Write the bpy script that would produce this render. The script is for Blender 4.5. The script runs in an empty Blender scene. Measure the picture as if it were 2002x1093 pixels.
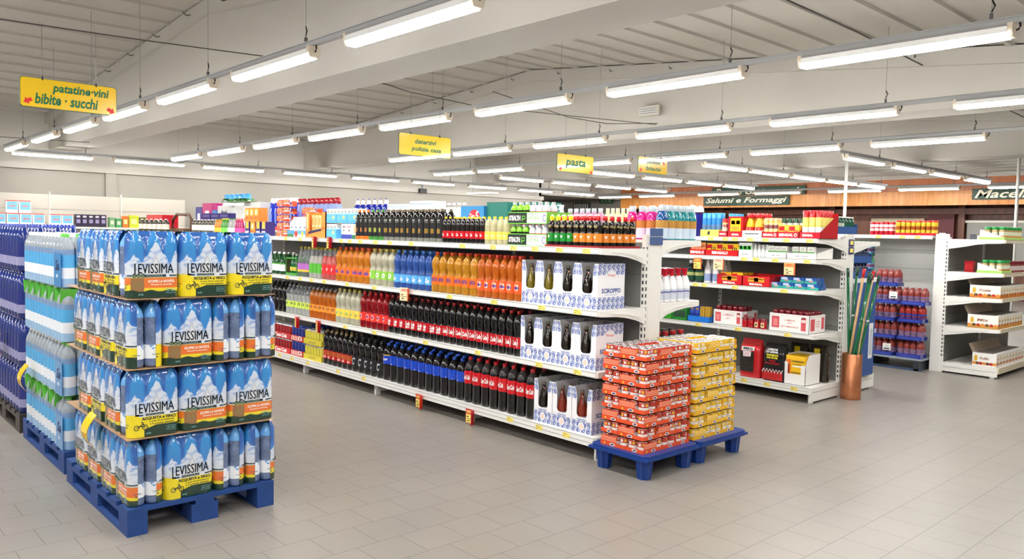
import bpy, random
import numpy as np
from math import *
random.seed(7)
SC = bpy.context.scene
COL = SC.collection

# ---------------------------------------------------------------- camera, world, exposure
CAM_H = 1.6077
pit, rol, yaw = radians(-3.3387), radians(-1.2259), radians(137.4887)
fw = np.array([cos(pit)*cos(yaw), cos(pit)*sin(yaw), sin(pit)])
rt = np.cross(fw, [0, 0, 1]); rt /= np.linalg.norm(rt)
dn = np.cross(fw, rt)
r2 = cos(rol)*rt + sin(rol)*dn
d2 = -sin(rol)*rt + cos(rol)*dn
from mathutils import Matrix
camd = bpy.data.cameras.new('camera'); cam = bpy.data.objects.new('camera', camd); COL.objects.link(cam)
cam.matrix_world = Matrix(((r2[0], -d2[0], -fw[0], 0), (r2[1], -d2[1], -fw[1], 0), (r2[2], -d2[2], -fw[2], CAM_H), (0, 0, 0, 1)))
camd.sensor_width = 36; camd.lens = 1544.18/2002*36; camd.clip_start = .05; camd.clip_end = 200
SC.camera = cam
W = bpy.data.worlds.new('world'); SC.world = W; W.use_nodes = True
W.node_tree.nodes['Background'].inputs[0].default_value = (1, .95, .88, 1)
W.node_tree.nodes['Background'].inputs[1].default_value = .05
vs = SC.view_settings
SC.display_settings.display_device = 'sRGB'
vs.view_transform = 'Standard'; vs.look = 'None'; vs.gamma = 1; vs.use_curve_mapping = False
vs.exposure = .84
LAMP = 40.0

# ---------------------------------------------------------------- materials
def lin(c):
    c = c/255
    return c/12.92 if c <= .04045 else ((c+.055)/1.055)**2.4
MATS = {}
def M(name, rgb=None, rough=.5, metal=0, emit=0, trans=0, spec=.5, coat=0, bump=0, bscale=60, var=0, vscale=8, ior=1.45):
    if name in MATS: return MATS[name]
    m = bpy.data.materials.new(name); m.use_nodes = True; MATS[name] = m
    nt = m.node_tree; p = nt.nodes['Principled BSDF']
    c = tuple(lin(x) for x in rgb)+(1,)
    p.inputs['Base Color'].default_value = c
    p.inputs['Roughness'].default_value = rough; p.inputs['Metallic'].default_value = metal
    p.inputs['Transmission Weight'].default_value = trans
    p.inputs['Specular IOR Level'].default_value = spec
    p.inputs['Coat Weight'].default_value = coat; p.inputs['Coat Roughness'].default_value = .05
    p.inputs['IOR'].default_value = ior
    if emit:
        p.inputs['Emission Color'].default_value = c; p.inputs['Emission Strength'].default_value = emit
    if bump or var:
        tc = nt.nodes.new('ShaderNodeTexCoord')
        if bump:
            n = nt.nodes.new('ShaderNodeTexNoise'); n.inputs['Scale'].default_value = bscale; n.inputs['Detail'].default_value = 3
            b = nt.nodes.new('ShaderNodeBump'); b.inputs['Strength'].default_value = bump; b.inputs['Distance'].default_value = .01
            nt.links.new(tc.outputs['Object'], n.inputs['Vector']); nt.links.new(n.outputs['Fac'], b.inputs['Height'])
            nt.links.new(b.outputs['Normal'], p.inputs['Normal'])
        if var:
            n = nt.nodes.new('ShaderNodeTexNoise'); n.inputs['Scale'].default_value = vscale; n.inputs['Detail'].default_value = 4
            r = nt.nodes.new('ShaderNodeMix'); r.data_type = 'RGBA'; r.blend_type = 'MULTIPLY'
            mr = nt.nodes.new('ShaderNodeMapRange'); mr.inputs['From Min'].default_value = .3; mr.inputs['From Max'].default_value = .7
            mr.inputs['To Min'].default_value = 1-var; mr.inputs['To Max'].default_value = 1
            nt.links.new(tc.outputs['Object'], n.inputs['Vector']); nt.links.new(n.outputs['Fac'], mr.inputs['Value'])
            r.inputs['Factor'].default_value = 1; r.inputs['A'].default_value = c
            nt.links.new(mr.outputs['Result'], r.inputs['B']); nt.links.new(r.outputs['Result'], p.inputs['Base Color'])
    return m
def paint(*rgb, rough=.45, **k):
    return M('paint_%d_%d_%d_%d' % (*rgb, int(rough*100)), rgb, rough, **k)
def gloss(*rgb, **k):
    return M('gloss_%d_%d_%d' % rgb, rgb, .12, coat=.4, **k)
def liquid(*rgb):
    return M('liquid_%d_%d_%d' % rgb, rgb, .08, trans=.45, ior=1.3, coat=.4)
WHITE = paint(236, 235, 231); STEEL = M('shelf_white', (236, 235, 230), .35, coat=.15)
DARK = paint(28, 28, 32); BLACK = M('cola_black', (14, 10, 10), .08, coat=.5)
CLEAR = M('clear_plastic', (235, 240, 242), .06, trans=.9, ior=1.2, coat=.3)
RED = gloss(196, 24, 34); YEL = gloss(246, 212, 40); GREEN = gloss(40, 140, 60); ORANGE = gloss(238, 116, 36)
BLUE = gloss(30, 70, 180); NAVY = gloss(26, 32, 110); LBLUE = gloss(70, 160, 225); TAG = paint(246, 228, 120)
INK = paint(26, 38, 60); GREY = paint(140, 142, 145); SILVER = M('tin', (205, 205, 208), .25, 1.0)
def colmat():
    m = bpy.data.materials.new('printed_film'); m.use_nodes = True; nt = m.node_tree; p = nt.nodes['Principled BSDF']
    a = nt.nodes.new('ShaderNodeAttribute'); a.attribute_name = 'Print'
    nt.links.new(a.outputs['Color'], p.inputs['Base Color']); p.inputs['Roughness'].default_value = .16
    p.inputs['Coat Weight'].default_value = .8; p.inputs['Coat Roughness'].default_value = .04
    tc = nt.nodes.new('ShaderNodeTexCoord'); n = nt.nodes.new('ShaderNodeTexNoise'); n.inputs['Scale'].default_value = 22; n.inputs['Detail'].default_value = 2
    b = nt.nodes.new('ShaderNodeBump'); b.inputs['Strength'].default_value = .28; b.inputs['Distance'].default_value = .012
    nt.links.new(tc.outputs['Object'], n.inputs['Vector']); nt.links.new(n.outputs['Fac'], b.inputs['Height'])
    nt.links.new(b.outputs['Normal'], p.inputs['Normal']); nt.links.new(b.outputs['Normal'], p.inputs['Coat Normal'])
    return m
FILM = colmat()
def floor_mat():
    m = bpy.data.materials.new('floor_tiles'); m.use_nodes = True; nt = m.node_tree; p = nt.nodes['Principled BSDF']
    tc = nt.nodes.new('ShaderNodeTexCoord'); mp = nt.nodes.new('ShaderNodeMapping'); mp.vector_type = 'POINT'
    mp.inputs['Rotation'].default_value = (0, 0, radians(90)); mp.inputs['Location'].default_value = (TILE_OX, TILE_OY, 0)
    br = nt.nodes.new('ShaderNodeTexBrick'); br.offset = .5; br.squash = 1
    br.inputs['Scale'].default_value = 1; br.inputs['Brick Width'].default_value = .2607; br.inputs['Row Height'].default_value = .2555
    br.inputs['Mortar Size'].default_value = .0018; br.inputs['Mortar Smooth'].default_value = .3; br.inputs['Bias'].default_value = 0
    br.inputs['Color1'].default_value = tuple(lin(x) for x in (142, 137, 130))+(1,)
    br.inputs['Color2'].default_value = tuple(lin(x) for x in (145, 139, 132))+(1,)
    br.inputs['Mortar'].default_value = tuple(lin(x) for x in (82, 78, 73))+(1,)
    nz = nt.nodes.new('ShaderNodeTexNoise'); nz.inputs['Scale'].default_value = 1.1; nz.inputs['Detail'].default_value = 5
    mr = nt.nodes.new('ShaderNodeMapRange'); mr.inputs['From Min'].default_value = .3; mr.inputs['From Max'].default_value = .7
    mr.inputs['To Min'].default_value = .9; mr.inputs['To Max'].default_value = 1.04
    mx = nt.nodes.new('ShaderNodeMix'); mx.data_type = 'RGBA'; mx.blend_type = 'MULTIPLY'; mx.inputs['Factor'].default_value = 1
    L = nt.links.new
    L(tc.outputs['Object'], mp.inputs['Vector']); L(mp.outputs['Vector'], br.inputs['Vector']); L(tc.outputs['Object'], nz.inputs['Vector'])
    L(nz.outputs['Fac'], mr.inputs['Value']); L(br.outputs['Color'], mx.inputs['A']); L(mr.outputs['Result'], mx.inputs['B'])
    L(mx.outputs['Result'], p.inputs['Base Color']); p.inputs['Roughness'].default_value = .33; p.inputs['Specular IOR Level'].default_value = .45
    bp = nt.nodes.new('ShaderNodeBump'); bp.inputs['Strength'].default_value = .25; bp.inputs['Distance'].default_value = .002; bp.invert = True
    L(br.outputs['Fac'], bp.inputs['Height']); L(bp.outputs['Normal'], p.inputs['Normal'])
    return m
TILE_OX, TILE_OY = .0016, .075
def wood_mat(name, c1, c2, knots=True):
    m = bpy.data.materials.new(name); m.use_nodes = True; nt = m.node_tree; p = nt.nodes['Principled BSDF']; L = nt.links.new
    tc = nt.nodes.new('ShaderNodeTexCoord'); mp = nt.nodes.new('ShaderNodeMapping'); mp.inputs['Scale'].default_value = (5, 5, .6)
    nz = nt.nodes.new('ShaderNodeTexNoise'); nz.inputs['Scale'].default_value = 2.2; nz.inputs['Detail'].default_value = 4
    cr = nt.nodes.new('ShaderNodeValToRGB'); cr.color_ramp.elements[0].position = .35; cr.color_ramp.elements[1].position = .65
    cr.color_ramp.elements[0].color = tuple(lin(x) for x in c1)+(1,); cr.color_ramp.elements[1].color = tuple(lin(x) for x in c2)+(1,)
    L(tc.outputs['Object'], mp.inputs['Vector']); L(mp.outputs['Vector'], nz.inputs['Vector']); L(nz.outputs['Fac'], cr.inputs['Fac'])
    out = cr.outputs['Color']
    if knots:
        vo = nt.nodes.new('ShaderNodeTexVoronoi'); vo.inputs['Scale'].default_value = 4.5
        st = nt.nodes.new('ShaderNodeMapRange'); st.inputs['From Min'].default_value = .06; st.inputs['From Max'].default_value = .14
        st.inputs['To Min'].default_value = .45; st.inputs['To Max'].default_value = 1
        mx = nt.nodes.new('ShaderNodeMix'); mx.data_type = 'RGBA'; mx.blend_type = 'MULTIPLY'; mx.inputs['Factor'].default_value = 1
        L(tc.outputs['Object'], vo.inputs['Vector']); L(vo.outputs['Distance'], st.inputs['Value']); L(out, mx.inputs['A']); L(st.outputs['Result'], mx.inputs['B'])
        out = mx.outputs['Result']
    L(out, p.inputs['Base Color']); p.inputs['Roughness'].default_value = .4
    return m

# ---------------------------------------------------------------- geometry
class G:
    def __init__(s): s.v = []; s.f = []; s.m = []; s.sm = []; s.mats = []
    def mi(s, mat):
        if mat not in s.mats: s.mats.append(mat)
        return s.mats.index(mat)
    def add(s, vs, fs, mat, sm=False):
        o = len(s.v); s.v += [tuple(v) for v in vs]; k = s.mi(mat)
        for f in fs: s.f.append(tuple(i+o for i in f)); s.m.append(k); s.sm.append(sm)
        return s
    def box(s, x0, x1, y0, y1, z0, z1, mat):
        vs = [(x, y, z) for z in (z0, z1) for y in (y0, y1) for x in (x0, x1)]
        return s.add(vs, [(0, 2, 3, 1), (4, 5, 7, 6), (0, 1, 5, 4), (2, 6, 7, 3), (0, 4, 6, 2), (1, 3, 7, 5)], mat)
    def lathe(s, prof, mat, n=14, c=(0, 0, 0), zmats=None, a0=0, a1=2*pi, sx=1, sy=1, sm=True):
        full = abs(a1-a0-2*pi) < 1e-6; k = n if full else n+1
        vs = []
        for r, z in prof:
            for i in range(k):
                a = a0+(a1-a0)*i/n
                vs.append((c[0]+r*cos(a)*sx, c[1]+r*sin(a)*sy, c[2]+z))
        for j in range(len(prof)-1):
            fs = []
            for i in range(n):
                i2 = (i+1) % k if full else i+1
                a, b, d, e = j*k+i, j*k+i2, (j+1)*k+i2, (j+1)*k+i
                fs.append((a, b, d, e))
            mt = mat
            if zmats:
                zm = (prof[j][1]+prof[j+1][1])/2
                for zz, q in zmats:
                    if zm < zz: mt = q; break
            if j == 0: base = len(s.v); s.v += [tuple(v) for v in vs]
            q = s.mi(mt)
            for f in fs: s.f.append(tuple(i+base for i in f)); s.m.append(q); s.sm.append(sm)
        return s
    def prism(s, poly, a0, a1, mat, ax='y'):
        n = len(poly)
        P = {'y': lambda p, a: (p[0], a, p[1]), 'x': lambda p, a: (a, p[0], p[1]), 'z': lambda p, a: (p[0], p[1], a)}[ax]
        vs = [P(p, a0) for p in poly]+[P(p, a1) for p in poly]
        fs = [tuple(range(n)), tuple(range(2*n-1, n-1, -1))]+[(i, i+n, (i+1) % n+n, (i+1) % n) for i in range(n)]
        return s.add(vs, fs, mat)
    def tube(s, pts, r, mat, n=6, caps=True):
        pts = [np.array(p, float) for p in pts]; vs = []
        for i, p in enumerate(pts):
            t = pts[min(i+1, len(pts)-1)]-pts[max(i-1, 0)]; t /= np.linalg.norm(t)
            u = np.cross(t, [0, 0, 1] if abs(t[2]) < .9 else [1, 0, 0]); u /= np.linalg.norm(u); w = np.cross(t, u)
            for k in range(n):
                a = 2*pi*k/n; vs.append(p+r*(cos(a)*u+sin(a)*w))
        fs = [(i*n+k, i*n+(k+1) % n, (i+1)*n+(k+1) % n, (i+1)*n+k) for i in range(len(pts)-1) for k in range(n)]
        if caps: fs += [tuple(range(n-1, -1, -1)), tuple((len(pts)-1)*n+k for k in range(n))]
        return s.add(vs, fs, mat, True)
    def text(s, t, cx, cz, w, h, mat, y=0, R=None, shear=0, bold=.012, wrapc=(0, 0)):
        vs, fs = text_geo(t, bold, shear)
        out = []
        for a, b in vs:
            x, z = cx+a*w, cz+b*h
            if R: out.append((wrapc[0]+R*sin(x/R), wrapc[1]-R*cos(x/R), z))
            else: out.append((x, y, z))
        return s.add(out, fs, mat)
    def textx(s, t, cy, cz, w, h, mat, x, **k):      # reads along +y on a face looking to +x
        vs, fs = text_geo(t, k.get('bold', .02), k.get('shear', 0))
        return s.add([(x, cy+a*w, cz+b*h) for a, b in vs], fs, mat)
    def strip(s, pts, wd, mat, y=0):                 # ribbon in the xz plane, looking to -y
        vs = []
        for i, p in enumerate(pts):
            a = pts[max(i-1, 0)]; b = pts[min(i+1, len(pts)-1)]
            t = np.array([b[0]-a[0], b[1]-a[1]]); t = t/(np.linalg.norm(t)+1e-9)
            vs += [(p[0]-t[1]*wd/2, y, p[1]+t[0]*wd/2), (p[0]+t[1]*wd/2, y, p[1]-t[0]*wd/2)]
        return s.add(vs, [(2*i, 2*i+1, 2*i+3, 2*i+2) for i in range(len(pts)-1)], mat)
    def disc(s, cx, cz, rx, rz, mat, y, n=14):
        return s.add([(cx+rx*cos(2*pi*i/n), y, cz+rz*sin(2*pi*i/n)) for i in range(n)], [tuple(range(n))], mat)
    def band(s, z0, z1, R, mat, n=14, a0=0, a1=2*pi):
        return s.lathe([(R, z0), (R, z1)], mat, n, a0=a0, a1=a1)
    def rot(s, ang, i0=0):
        c, q = cos(ang), sin(ang)
        s.v = s.v[:i0]+[(c*x-q*y, q*x+c*y, z) for x, y, z in s.v[i0:]]; return s
    def mesh(s, name):
        me = bpy.data.meshes.new(name); me.from_pydata(s.v, [], s.f)
        for m in s.mats: me.materials.append(m)
        me.polygons.foreach_set('material_index', s.m); me.polygons.foreach_set('use_smooth', s.sm)
        me.update(); return me
TXT = {}
def text_geo(t, bold=.02, shear=0):
    k = (t, bold, shear)
    if k in TXT: return TXT[k]
    cu = bpy.data.curves.new('t', 'FONT'); cu.body = t; cu.offset = bold; cu.shear = shear; cu.resolution_u = 2
    o = bpy.data.objects.new('t', cu); COL.objects.link(o)
    dg = bpy.context.evaluated_depsgraph_get(); ev = o.evaluated_get(dg); me = ev.to_mesh()
    vs = np.array([v.co[:2] for v in me.vertices]); fs = [tuple(p.vertices) for p in me.polygons]
    ev.to_mesh_clear(); bpy.data.objects.remove(o); bpy.data.curves.remove(cu)
    lo, hi = vs.min(0), vs.max(0); vs = (vs-(lo+hi)/2)/(hi-lo)
    TXT[k] = ([tuple(v) for v in vs], fs); return TXT[k]

# ---------------------------------------------------------------- objects
def ob(name, me, parent=None, label=None):
    o = bpy.data.objects.new(name, me); COL.objects.link(o)
    if parent: o.parent = parent
    if label: o['label'] = label
    return o
def structure(name, g, **k):
    o = ob(name, g.mesh(name)); o['kind'] = 'structure'; return o
class Spec:                                   # a kind of thing: its body and its parts (name, geometry, label, sub-parts)
    def __init__(s, name, cat, body=None, *parts):
        s.name, s.cat = name, cat
        s.body = body.mesh(name) if body else None
        s.parts = [s.cv(p) for p in parts]; s.proto = None
    def cv(s, p):
        n, g, l, subs = (list(p)+[None, ()])[:4] if len(p) < 4 else p
        return (n, g.mesh(n), l, [s.cv(q) for q in (subs or ())])
    def put(s, loc, label, group=None, rz=0, sc=None):
        if s.proto is None:
            o = ob(s.name, s.body); s.proto = o; o['category'] = s.cat
            for n, me, l, subs in s.parts:
                c = ob(n, me, o, l)
                for n2, me2, l2, _ in subs: ob(n2, me2, c, l2)
            s.tree = [(c, list(c.children)) for c in o.children]
        else:
            o = s.proto.copy(); COL.objects.link(o)
            for c, subs in s.tree:
                d = c.copy(); COL.objects.link(d); d.parent = o
                for q in subs:
                    e = q.copy(); COL.objects.link(e); e.parent = d
        o.location = loc; o.rotation_euler = (0, 0, rz); o['label'] = label
        if sc: o.scale = sc
        if group: o['group'] = group
        elif 'group' in o: del o['group']
        return o
ORD = 'first second third fourth fifth sixth seventh eighth ninth tenth eleventh twelfth thirteenth fourteenth fifteenth sixteenth seventeenth eighteenth nineteenth twentieth'.split()
def nth(i): return ORD[i] if i < len(ORD) else '%dth' % (i+1)
def row(spec, x0, x1, n, y, z, desc, place, group=None, jit=.002, rz=.25):
    p = (x1-x0)/n
    for i in range(n):
        spec.put((x0+(i+.5)*p, y+random.uniform(-jit, jit), z), '%s, %s from left %s' % (desc, nth(i), place), group or '%ss %s' % (desc.split(' with')[0], place), random.uniform(-rz, rz))
def tint(mat): return mat

# ---------------------------------------------------------------- the room
RZ0, SL, SR = 4.72, .075, .10
def roofz(x): return RZ0-(SL*(-11-x) if x < -11 else SR*(x+11))
XW, XE, YS, YN = -20.0, 2.0, -3.5, 25.6
CEIL = M('ceiling_paint', (184, 180, 172), .8, var=.06, vscale=.5); WALL = M('wall_paint', (146, 141, 133), .7, var=.03, vscale=.6)
structure('floor', G().add([(XW-.1, YS, 0), (XE, YS, 0), (XE, YN, 0), (XW-.1, YN, 0)], [(0, 1, 2, 3)], floor_mat()))
g = G(); prof = []
x = XW-.3
while x < XE:
    for dx, dz in ((0, 0), (.545, 0), (.555, -.035), (.61, -.035)):
        prof.append((x+dx, roofz(x+dx)+dz))
    x += .62
prof.append((XE, roofz(XE)))
n = len(prof)
ys = (YS, YN)
g.add([(p[0], y, p[1]) for y in ys for p in prof], [(i, i+n, i+1+n, i+1) for i in range(n-1)], CEIL)
structure('ceiling', g)
g = G(); g.box(XW-.15, XW, YS, 19.7, 0, 2.88, WALL); g.box(XW-.2, XW-.06, YS, 19.7, 2.88, 4.9, CEIL); g.box(XW-.2, XW-.06, 19.7, YN, 3.0, 4.9, CEIL)
structure('wall_left', g)
g = G(); g.box(XW-.02, XW+.06, 5.45, 5.68, 0, 2.8, WALL); structure('trim_1', g)
g = G(); g.box(XW-.05, XW+.08, YS, 19.7, 2.8, 2.93, paint(158, 153, 144)); structure('trim_2', g)
g = G(); g.box(XE, XE+.1, YS, YN, 0, 5, WALL); structure('wall_right', g)
g = G(); g.box(XW-.2, XE, YS-.1, YS, 0, 5, WALL); structure('wall_front', g)
for k, y0 in enumerate((4.3, 10.5, 16.7)):
    g = G(); xs = [XW-.1, -11, XE]
    poly = [(XW-.06, 3.25), (XE, 3.25)]+[(x, roofz(x)-.03) for x in (XE, -11, XW-.06)]
    g.prism(poly, y0+.02, y0+.63, CEIL)
    top = [(x, roofz(x)-.22) for x in (XW-.06, -11, XE)]+[(x, roofz(x)-.02) for x in (XE, -11, XW-.06)]
    g.prism(top, y0-.05, y0+.70, CEIL)
    structure('beam', g)
for i, yy in enumerate(np.arange(17.9, 24, .75)):
    g = G(); g.box(XW, XE, yy, yy+.16, 3.42, 3.62, CEIL); structure('beam', g)
# anchor hooks along the beam tops
for k, y0 in enumerate((4.25, 10.45)):
    for i in range(14):
        xx = -18.9+i*1.24
        g = G(); g.tube([(0, 0, 0), (0, -.05, -.02), (.04, -.12, .0)], .007, paint(70, 66, 62), 5)
        Spec('anchor_hook', 'hook', g).put((xx, y0, roofz(xx)-.1), '%s dark roof anchor from the left on the %s beam' % (nth(i), ('near', 'far')[k]), 'roof anchors on the beams')
# deli front at the far end: fascia, dark recess behind it
PINE = wood_mat('pine', (186, 116, 52), (214, 146, 72)); BROWN = wood_mat('dark_wood', (84, 44, 26), (112, 60, 34), False); PINE2 = wood_mat('brown_pine', (150, 84, 42), (172, 100, 52))
g = G(); g.box(XW, XE, 24, 24.12, 2.66, 3.06, PINE); g.box(XW, XE, 24.02, 24.14, 3.06, 3.42, PINE2); structure('wall_fascia', g)
g = G(); g.box(XW-6, XE, YN, YN+.1, 0, 5, BROWN); structure('wall_back', g)
g = G()
for x in (-16.4, -12.2, -8.3): g.box(x, x+.16, 25.3, YN, 0, 3.0, BROWN)
g.box(-18, XE, 25.32, YN, 2.45, 2.62, BROWN); structure('trim_3', g)
g = G(); g.box(XW-6, XW, 24.6, 24.7, 0, 4, WALL); g.box(XW-6, XW-5.9, 19.7, 24.6, 0, 4, paint(150, 122, 92)); g.box(XW-6, XW-.06, 19.6, 19.7, 0, 4, paint(120, 96, 72)); g.box(XW-6, XW, 19.7, 24.6, 3.1, 3.2, CEIL); structure('wall_corridor', g)
g = G(); g.box(-9.2, -8.45, 25.4, 25.5, 0, 2.55, paint(92, 26, 34)); structure('door_1', g)
g = G(); g.box(-10.9, -9.3, 25.45, 25.55, .9, 2.33, paint(196, 184, 152)); structure('trim_4', g)
g = G(); g.box(-8.1, -4.5, 25.4, 25.5, 1.0, 2.2, paint(150, 148, 142)); g.box(-8.15, -4.4, 25.35, 25.52, 2.2, 2.27, paint(222, 216, 205)); structure('window_1', g)
g = G(); g.box(-23.0, -22.1, 24.52, 24.62, 0, 2.95, paint(60, 62, 66))
for i in range(7): g.box(-22.95+i*.12, -22.89+i*.12, 24.5, 24.53, 2.3, 2.9, paint(180, 180, 180))
structure('door_2', g)
g = G(); g.box(-.36, .36, -.02, .02, -.1, .1, paint(40, 82, 56))
l = G()
for a_, b_ in ((-.26, -.12), (-.05, .06), (.12, .26)): l.box(a_, b_, -.022, -.02, -.05, .05, paint(120, 160, 120))
Spec('exit_sign', 'sign', g, ('pictogram', l, 'pale green marks')).put((-21.0, 24.3, 3.0), 'small green exit sign hanging at the far corridor opening')
def wood_sign(text, x, z, w, h, label, y=23.98):
    g = G(); g.box(-w/2, w/2, -.03, .0, -h/2, h/2, paint(38, 66, 50))
    f = G(); b = .012
    for a in ((-w/2, w/2, -h/2, -h/2+b), (-w/2, w/2, h/2-b, h/2), (-w/2, -w/2+b, -h/2, h/2), (w/2-b, w/2, -h/2, h/2)): f.box(a[0], a[1], -.036, -.03, a[2], a[3], paint(24, 44, 34))
    l = G(); l.text(text, 0, 0, w*.94, h*.74, paint(236, 226, 204), -.034, shear=.32, bold=.018)
    Spec('shop_sign', 'sign', g, ('frame', f), ('lettering', l, 'cream slanted lettering')).put((x, y, z), label)
wood_sign('Salumi e Formaggi', -14.54, 2.88, 3.26, .31, 'dark green board lettered Salumi e Formaggi on the pine fascia')
wood_sign('Pane e Gastronomia', -14.1, 3.2, 3.45, .29, 'dark green board lettered Pane e Gastronomia above the Salumi board')
wood_sign('Macelleria', -6.5, 2.95, 2.1, .3, 'dark green board lettered Macelleria at the right of the fascia')
# emergency light on the beam face, camera and floodlight
g = G(); g.box(-.2, .2, -.05, 0, -.08, .08, paint(190, 184, 172)); d = G(); d.box(-.17, .17, -.062, -.05, -.055, .055, paint(205, 202, 194))
for i in range(3): d.box(-.16, .16, -.066, -.062, -.045+i*.035, -.03+i*.035, GREY)
Spec('emergency_light', 'light', g, ('lens', d)).put((-8.13, 10.44, 3.65), 'pale rectangular emergency light fixed to the white roof beam')
g = G(); g.box(-.06, .06, -.12, .12, -.06, .06, DARK); a = G(); a.box(-.02, .02, -.02, .02, .06, .2, GREY)
Spec('security_camera', 'camera', g, ('bracket', a)).put((-19.855, 14.4, 2.86), 'small black security camera high on the far left wall')
g = G(); g.box(-.5, .5, -.12, .12, -.02, .02, WHITE); g.tube([(-.4, 0, .02), (-.4, 0, 1.72)], .004, GREY); g.tube([(.4, 0, .02), (.4, 0, 1.75)], .004, GREY)
Spec('hanging_panel', 'panel', g).put((-15.6, 13.2, 2.62), 'thin white panel hanging low under the far lamps')

# ---------------------------------------------------------------- lamps and rails
EMIT = M('lamp_glow', (255, 253, 249), .4, emit=LAMP); HOUS = paint(176, 176, 176); CREAM = paint(232, 220, 200); PRISM = M('lamp_sides', (225, 225, 222), .25, emit=.10)
g = G(); g.prism([(-.06, .075), (-.045, .095), (.045, .095), (.06, .075)], -.74, .74, HOUS, 'x')
d = G(); d.prism([(-.056, .036), (-.05, .018), (-.035, .0), (.035, .0), (.05, .018), (.056, .036)], -.735, .735, EMIT, 'x')
d2_ = G(); d2_.prism([(-.061, .075), (-.056, .036), (.056, .036), (.061, .075)], -.735, .735, PRISM, 'x')
e1 = G(); e1.prism([(-.056, .098), (-.058, .06), (-.038, .006), (.038, .006), (.058, .06), (.056, .098)], .735, .768, CREAM, 'x')
e2 = G(); e2.prism([(-.056, .098), (-.058, .06), (-.038, .006), (.038, .006), (.058, .06), (.056, .098)], -.768, -.735, CREAM, 'x')
cb = G(); cb.tube([(.775, 0, .05), (.79, 0, .055), (.80, 0, .075), (.795, 0, .1)], .007, DARK, 5)
LAMPS = Spec('strip_lamp', 'lamp', g, ('diffuser', d, 'glowing white diffuser'), ('prism_cover', d2_), ('end_cap', e1), ('end_cap', e2), ('power_cable', cb))
lamp_rows = [('unseen added lamp row over the viewpoint', 'x', .3, [1.2, -.85, -2.9, -4.95, -7.0, -9.05, -11.1, -13.2, -15.3, -17.4]), ('unseen added lamp row behind the viewpoint', 'x', -2.3, [1.0, -1.6, -4.2, -6.8, -9.4, -12, -15]),  # both rows out of view, added to light the water pallets' left flank
    ('first lamp row above the water packs', 'x', 3.2, [-.45, -2.5, -4.62, -6.7, -8.77, -10.88, -12.95, -15.1, -17.4]),
    ('second lamp row above the drinks aisle', 'x', 6.15, [-.45, -2.5, -4.55, -6.62, -8.7, -10.74, -12.75, -14.8, -16.8]),
    ('third lamp row from the front', 'x', 9.05, [-.2, -2.3, -4.4, -6.5, -8.62, -10.74, -12.83]),
    ('fourth lamp row from the front', 'x', 11.95, [-2.3, -4.4, -6.4, -8.4, -10.5, -13.5, -15.2]),
    ('far lamp row along the pine fascia', 'x', 22.6, [-6.0, -8.2, -10.2, -12.6, -14.7, -17.2, -19.1]),
    ('lamp row along the left wall', 'y', -18.9, [4.15, 6.1, 8.05, 10.1, 12.1, 14.1, 16.2, 18.3, 20.4]),
    ('cross row above the tall white shelving', 'y', -6.25, [14.2, 16.2, 18.1, 20.1]),
    ('cross row left of the white pole', 'y', -9.0, [14.05, 15.75, 17.5, 19.2, 20.9]),
    ('cross row behind the pasta sign', 'y', -12.1, [14.2, 16.1, 17.9, 19.6]),
    ('cross row in front of the far corridor', 'y', -15.3, [14.3, 16.2, 18.0, 19.8])]
for nm, ax, c, ps in lamp_rows:
    for i, p in enumerate(sorted(ps)):
        LAMPS.put((p, c, 3.0) if ax == 'x' else (c, p, 3.0), '%s strip lamp from the left in the %s' % (nth(i), nm), nm, 0 if ax == 'x' else -pi/2)
    a, b = min(ps)-1.0, max(ps)+1.0
    RA = paint(176, 178, 180); g = G(); g.box(a, b, -.022, .022, .1004, .135, RA); g.box(a, b, -.032, .032, .135, .143, RA)
    if ax == 'x':
        g.tube([(a, .03, .152), (b, .03, .152)], .004, paint(120, 122, 125), 5)
    parts = [g]
    for p in ps:
        q = p+.62
        w = G(); top = (roofz(q if ax == 'x' else c)-3.012)
        w.tube([(q, 0, .15), (q, 0, top)], .0023, paint(136, 132, 124), 4); w.box(q-.008, q+.008, -.012, .012, .143, .19, paint(90, 90, 90)); w.tube([(q, 0, .2), (q+.02, 0, .24), (q, 0, .28)], .006, DARK, 4)
        parts.append(('suspension_wire', w))
    s = Spec('lamp_rail', 'rail', parts[0], *parts[1:])
    s.put((0, c, 3.0) if ax == 'x' else (c, 0, 3.0), 'grey rail carrying the %s' % nm, 'lamp rails', 0 if ax == 'x' else pi/2)
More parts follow.
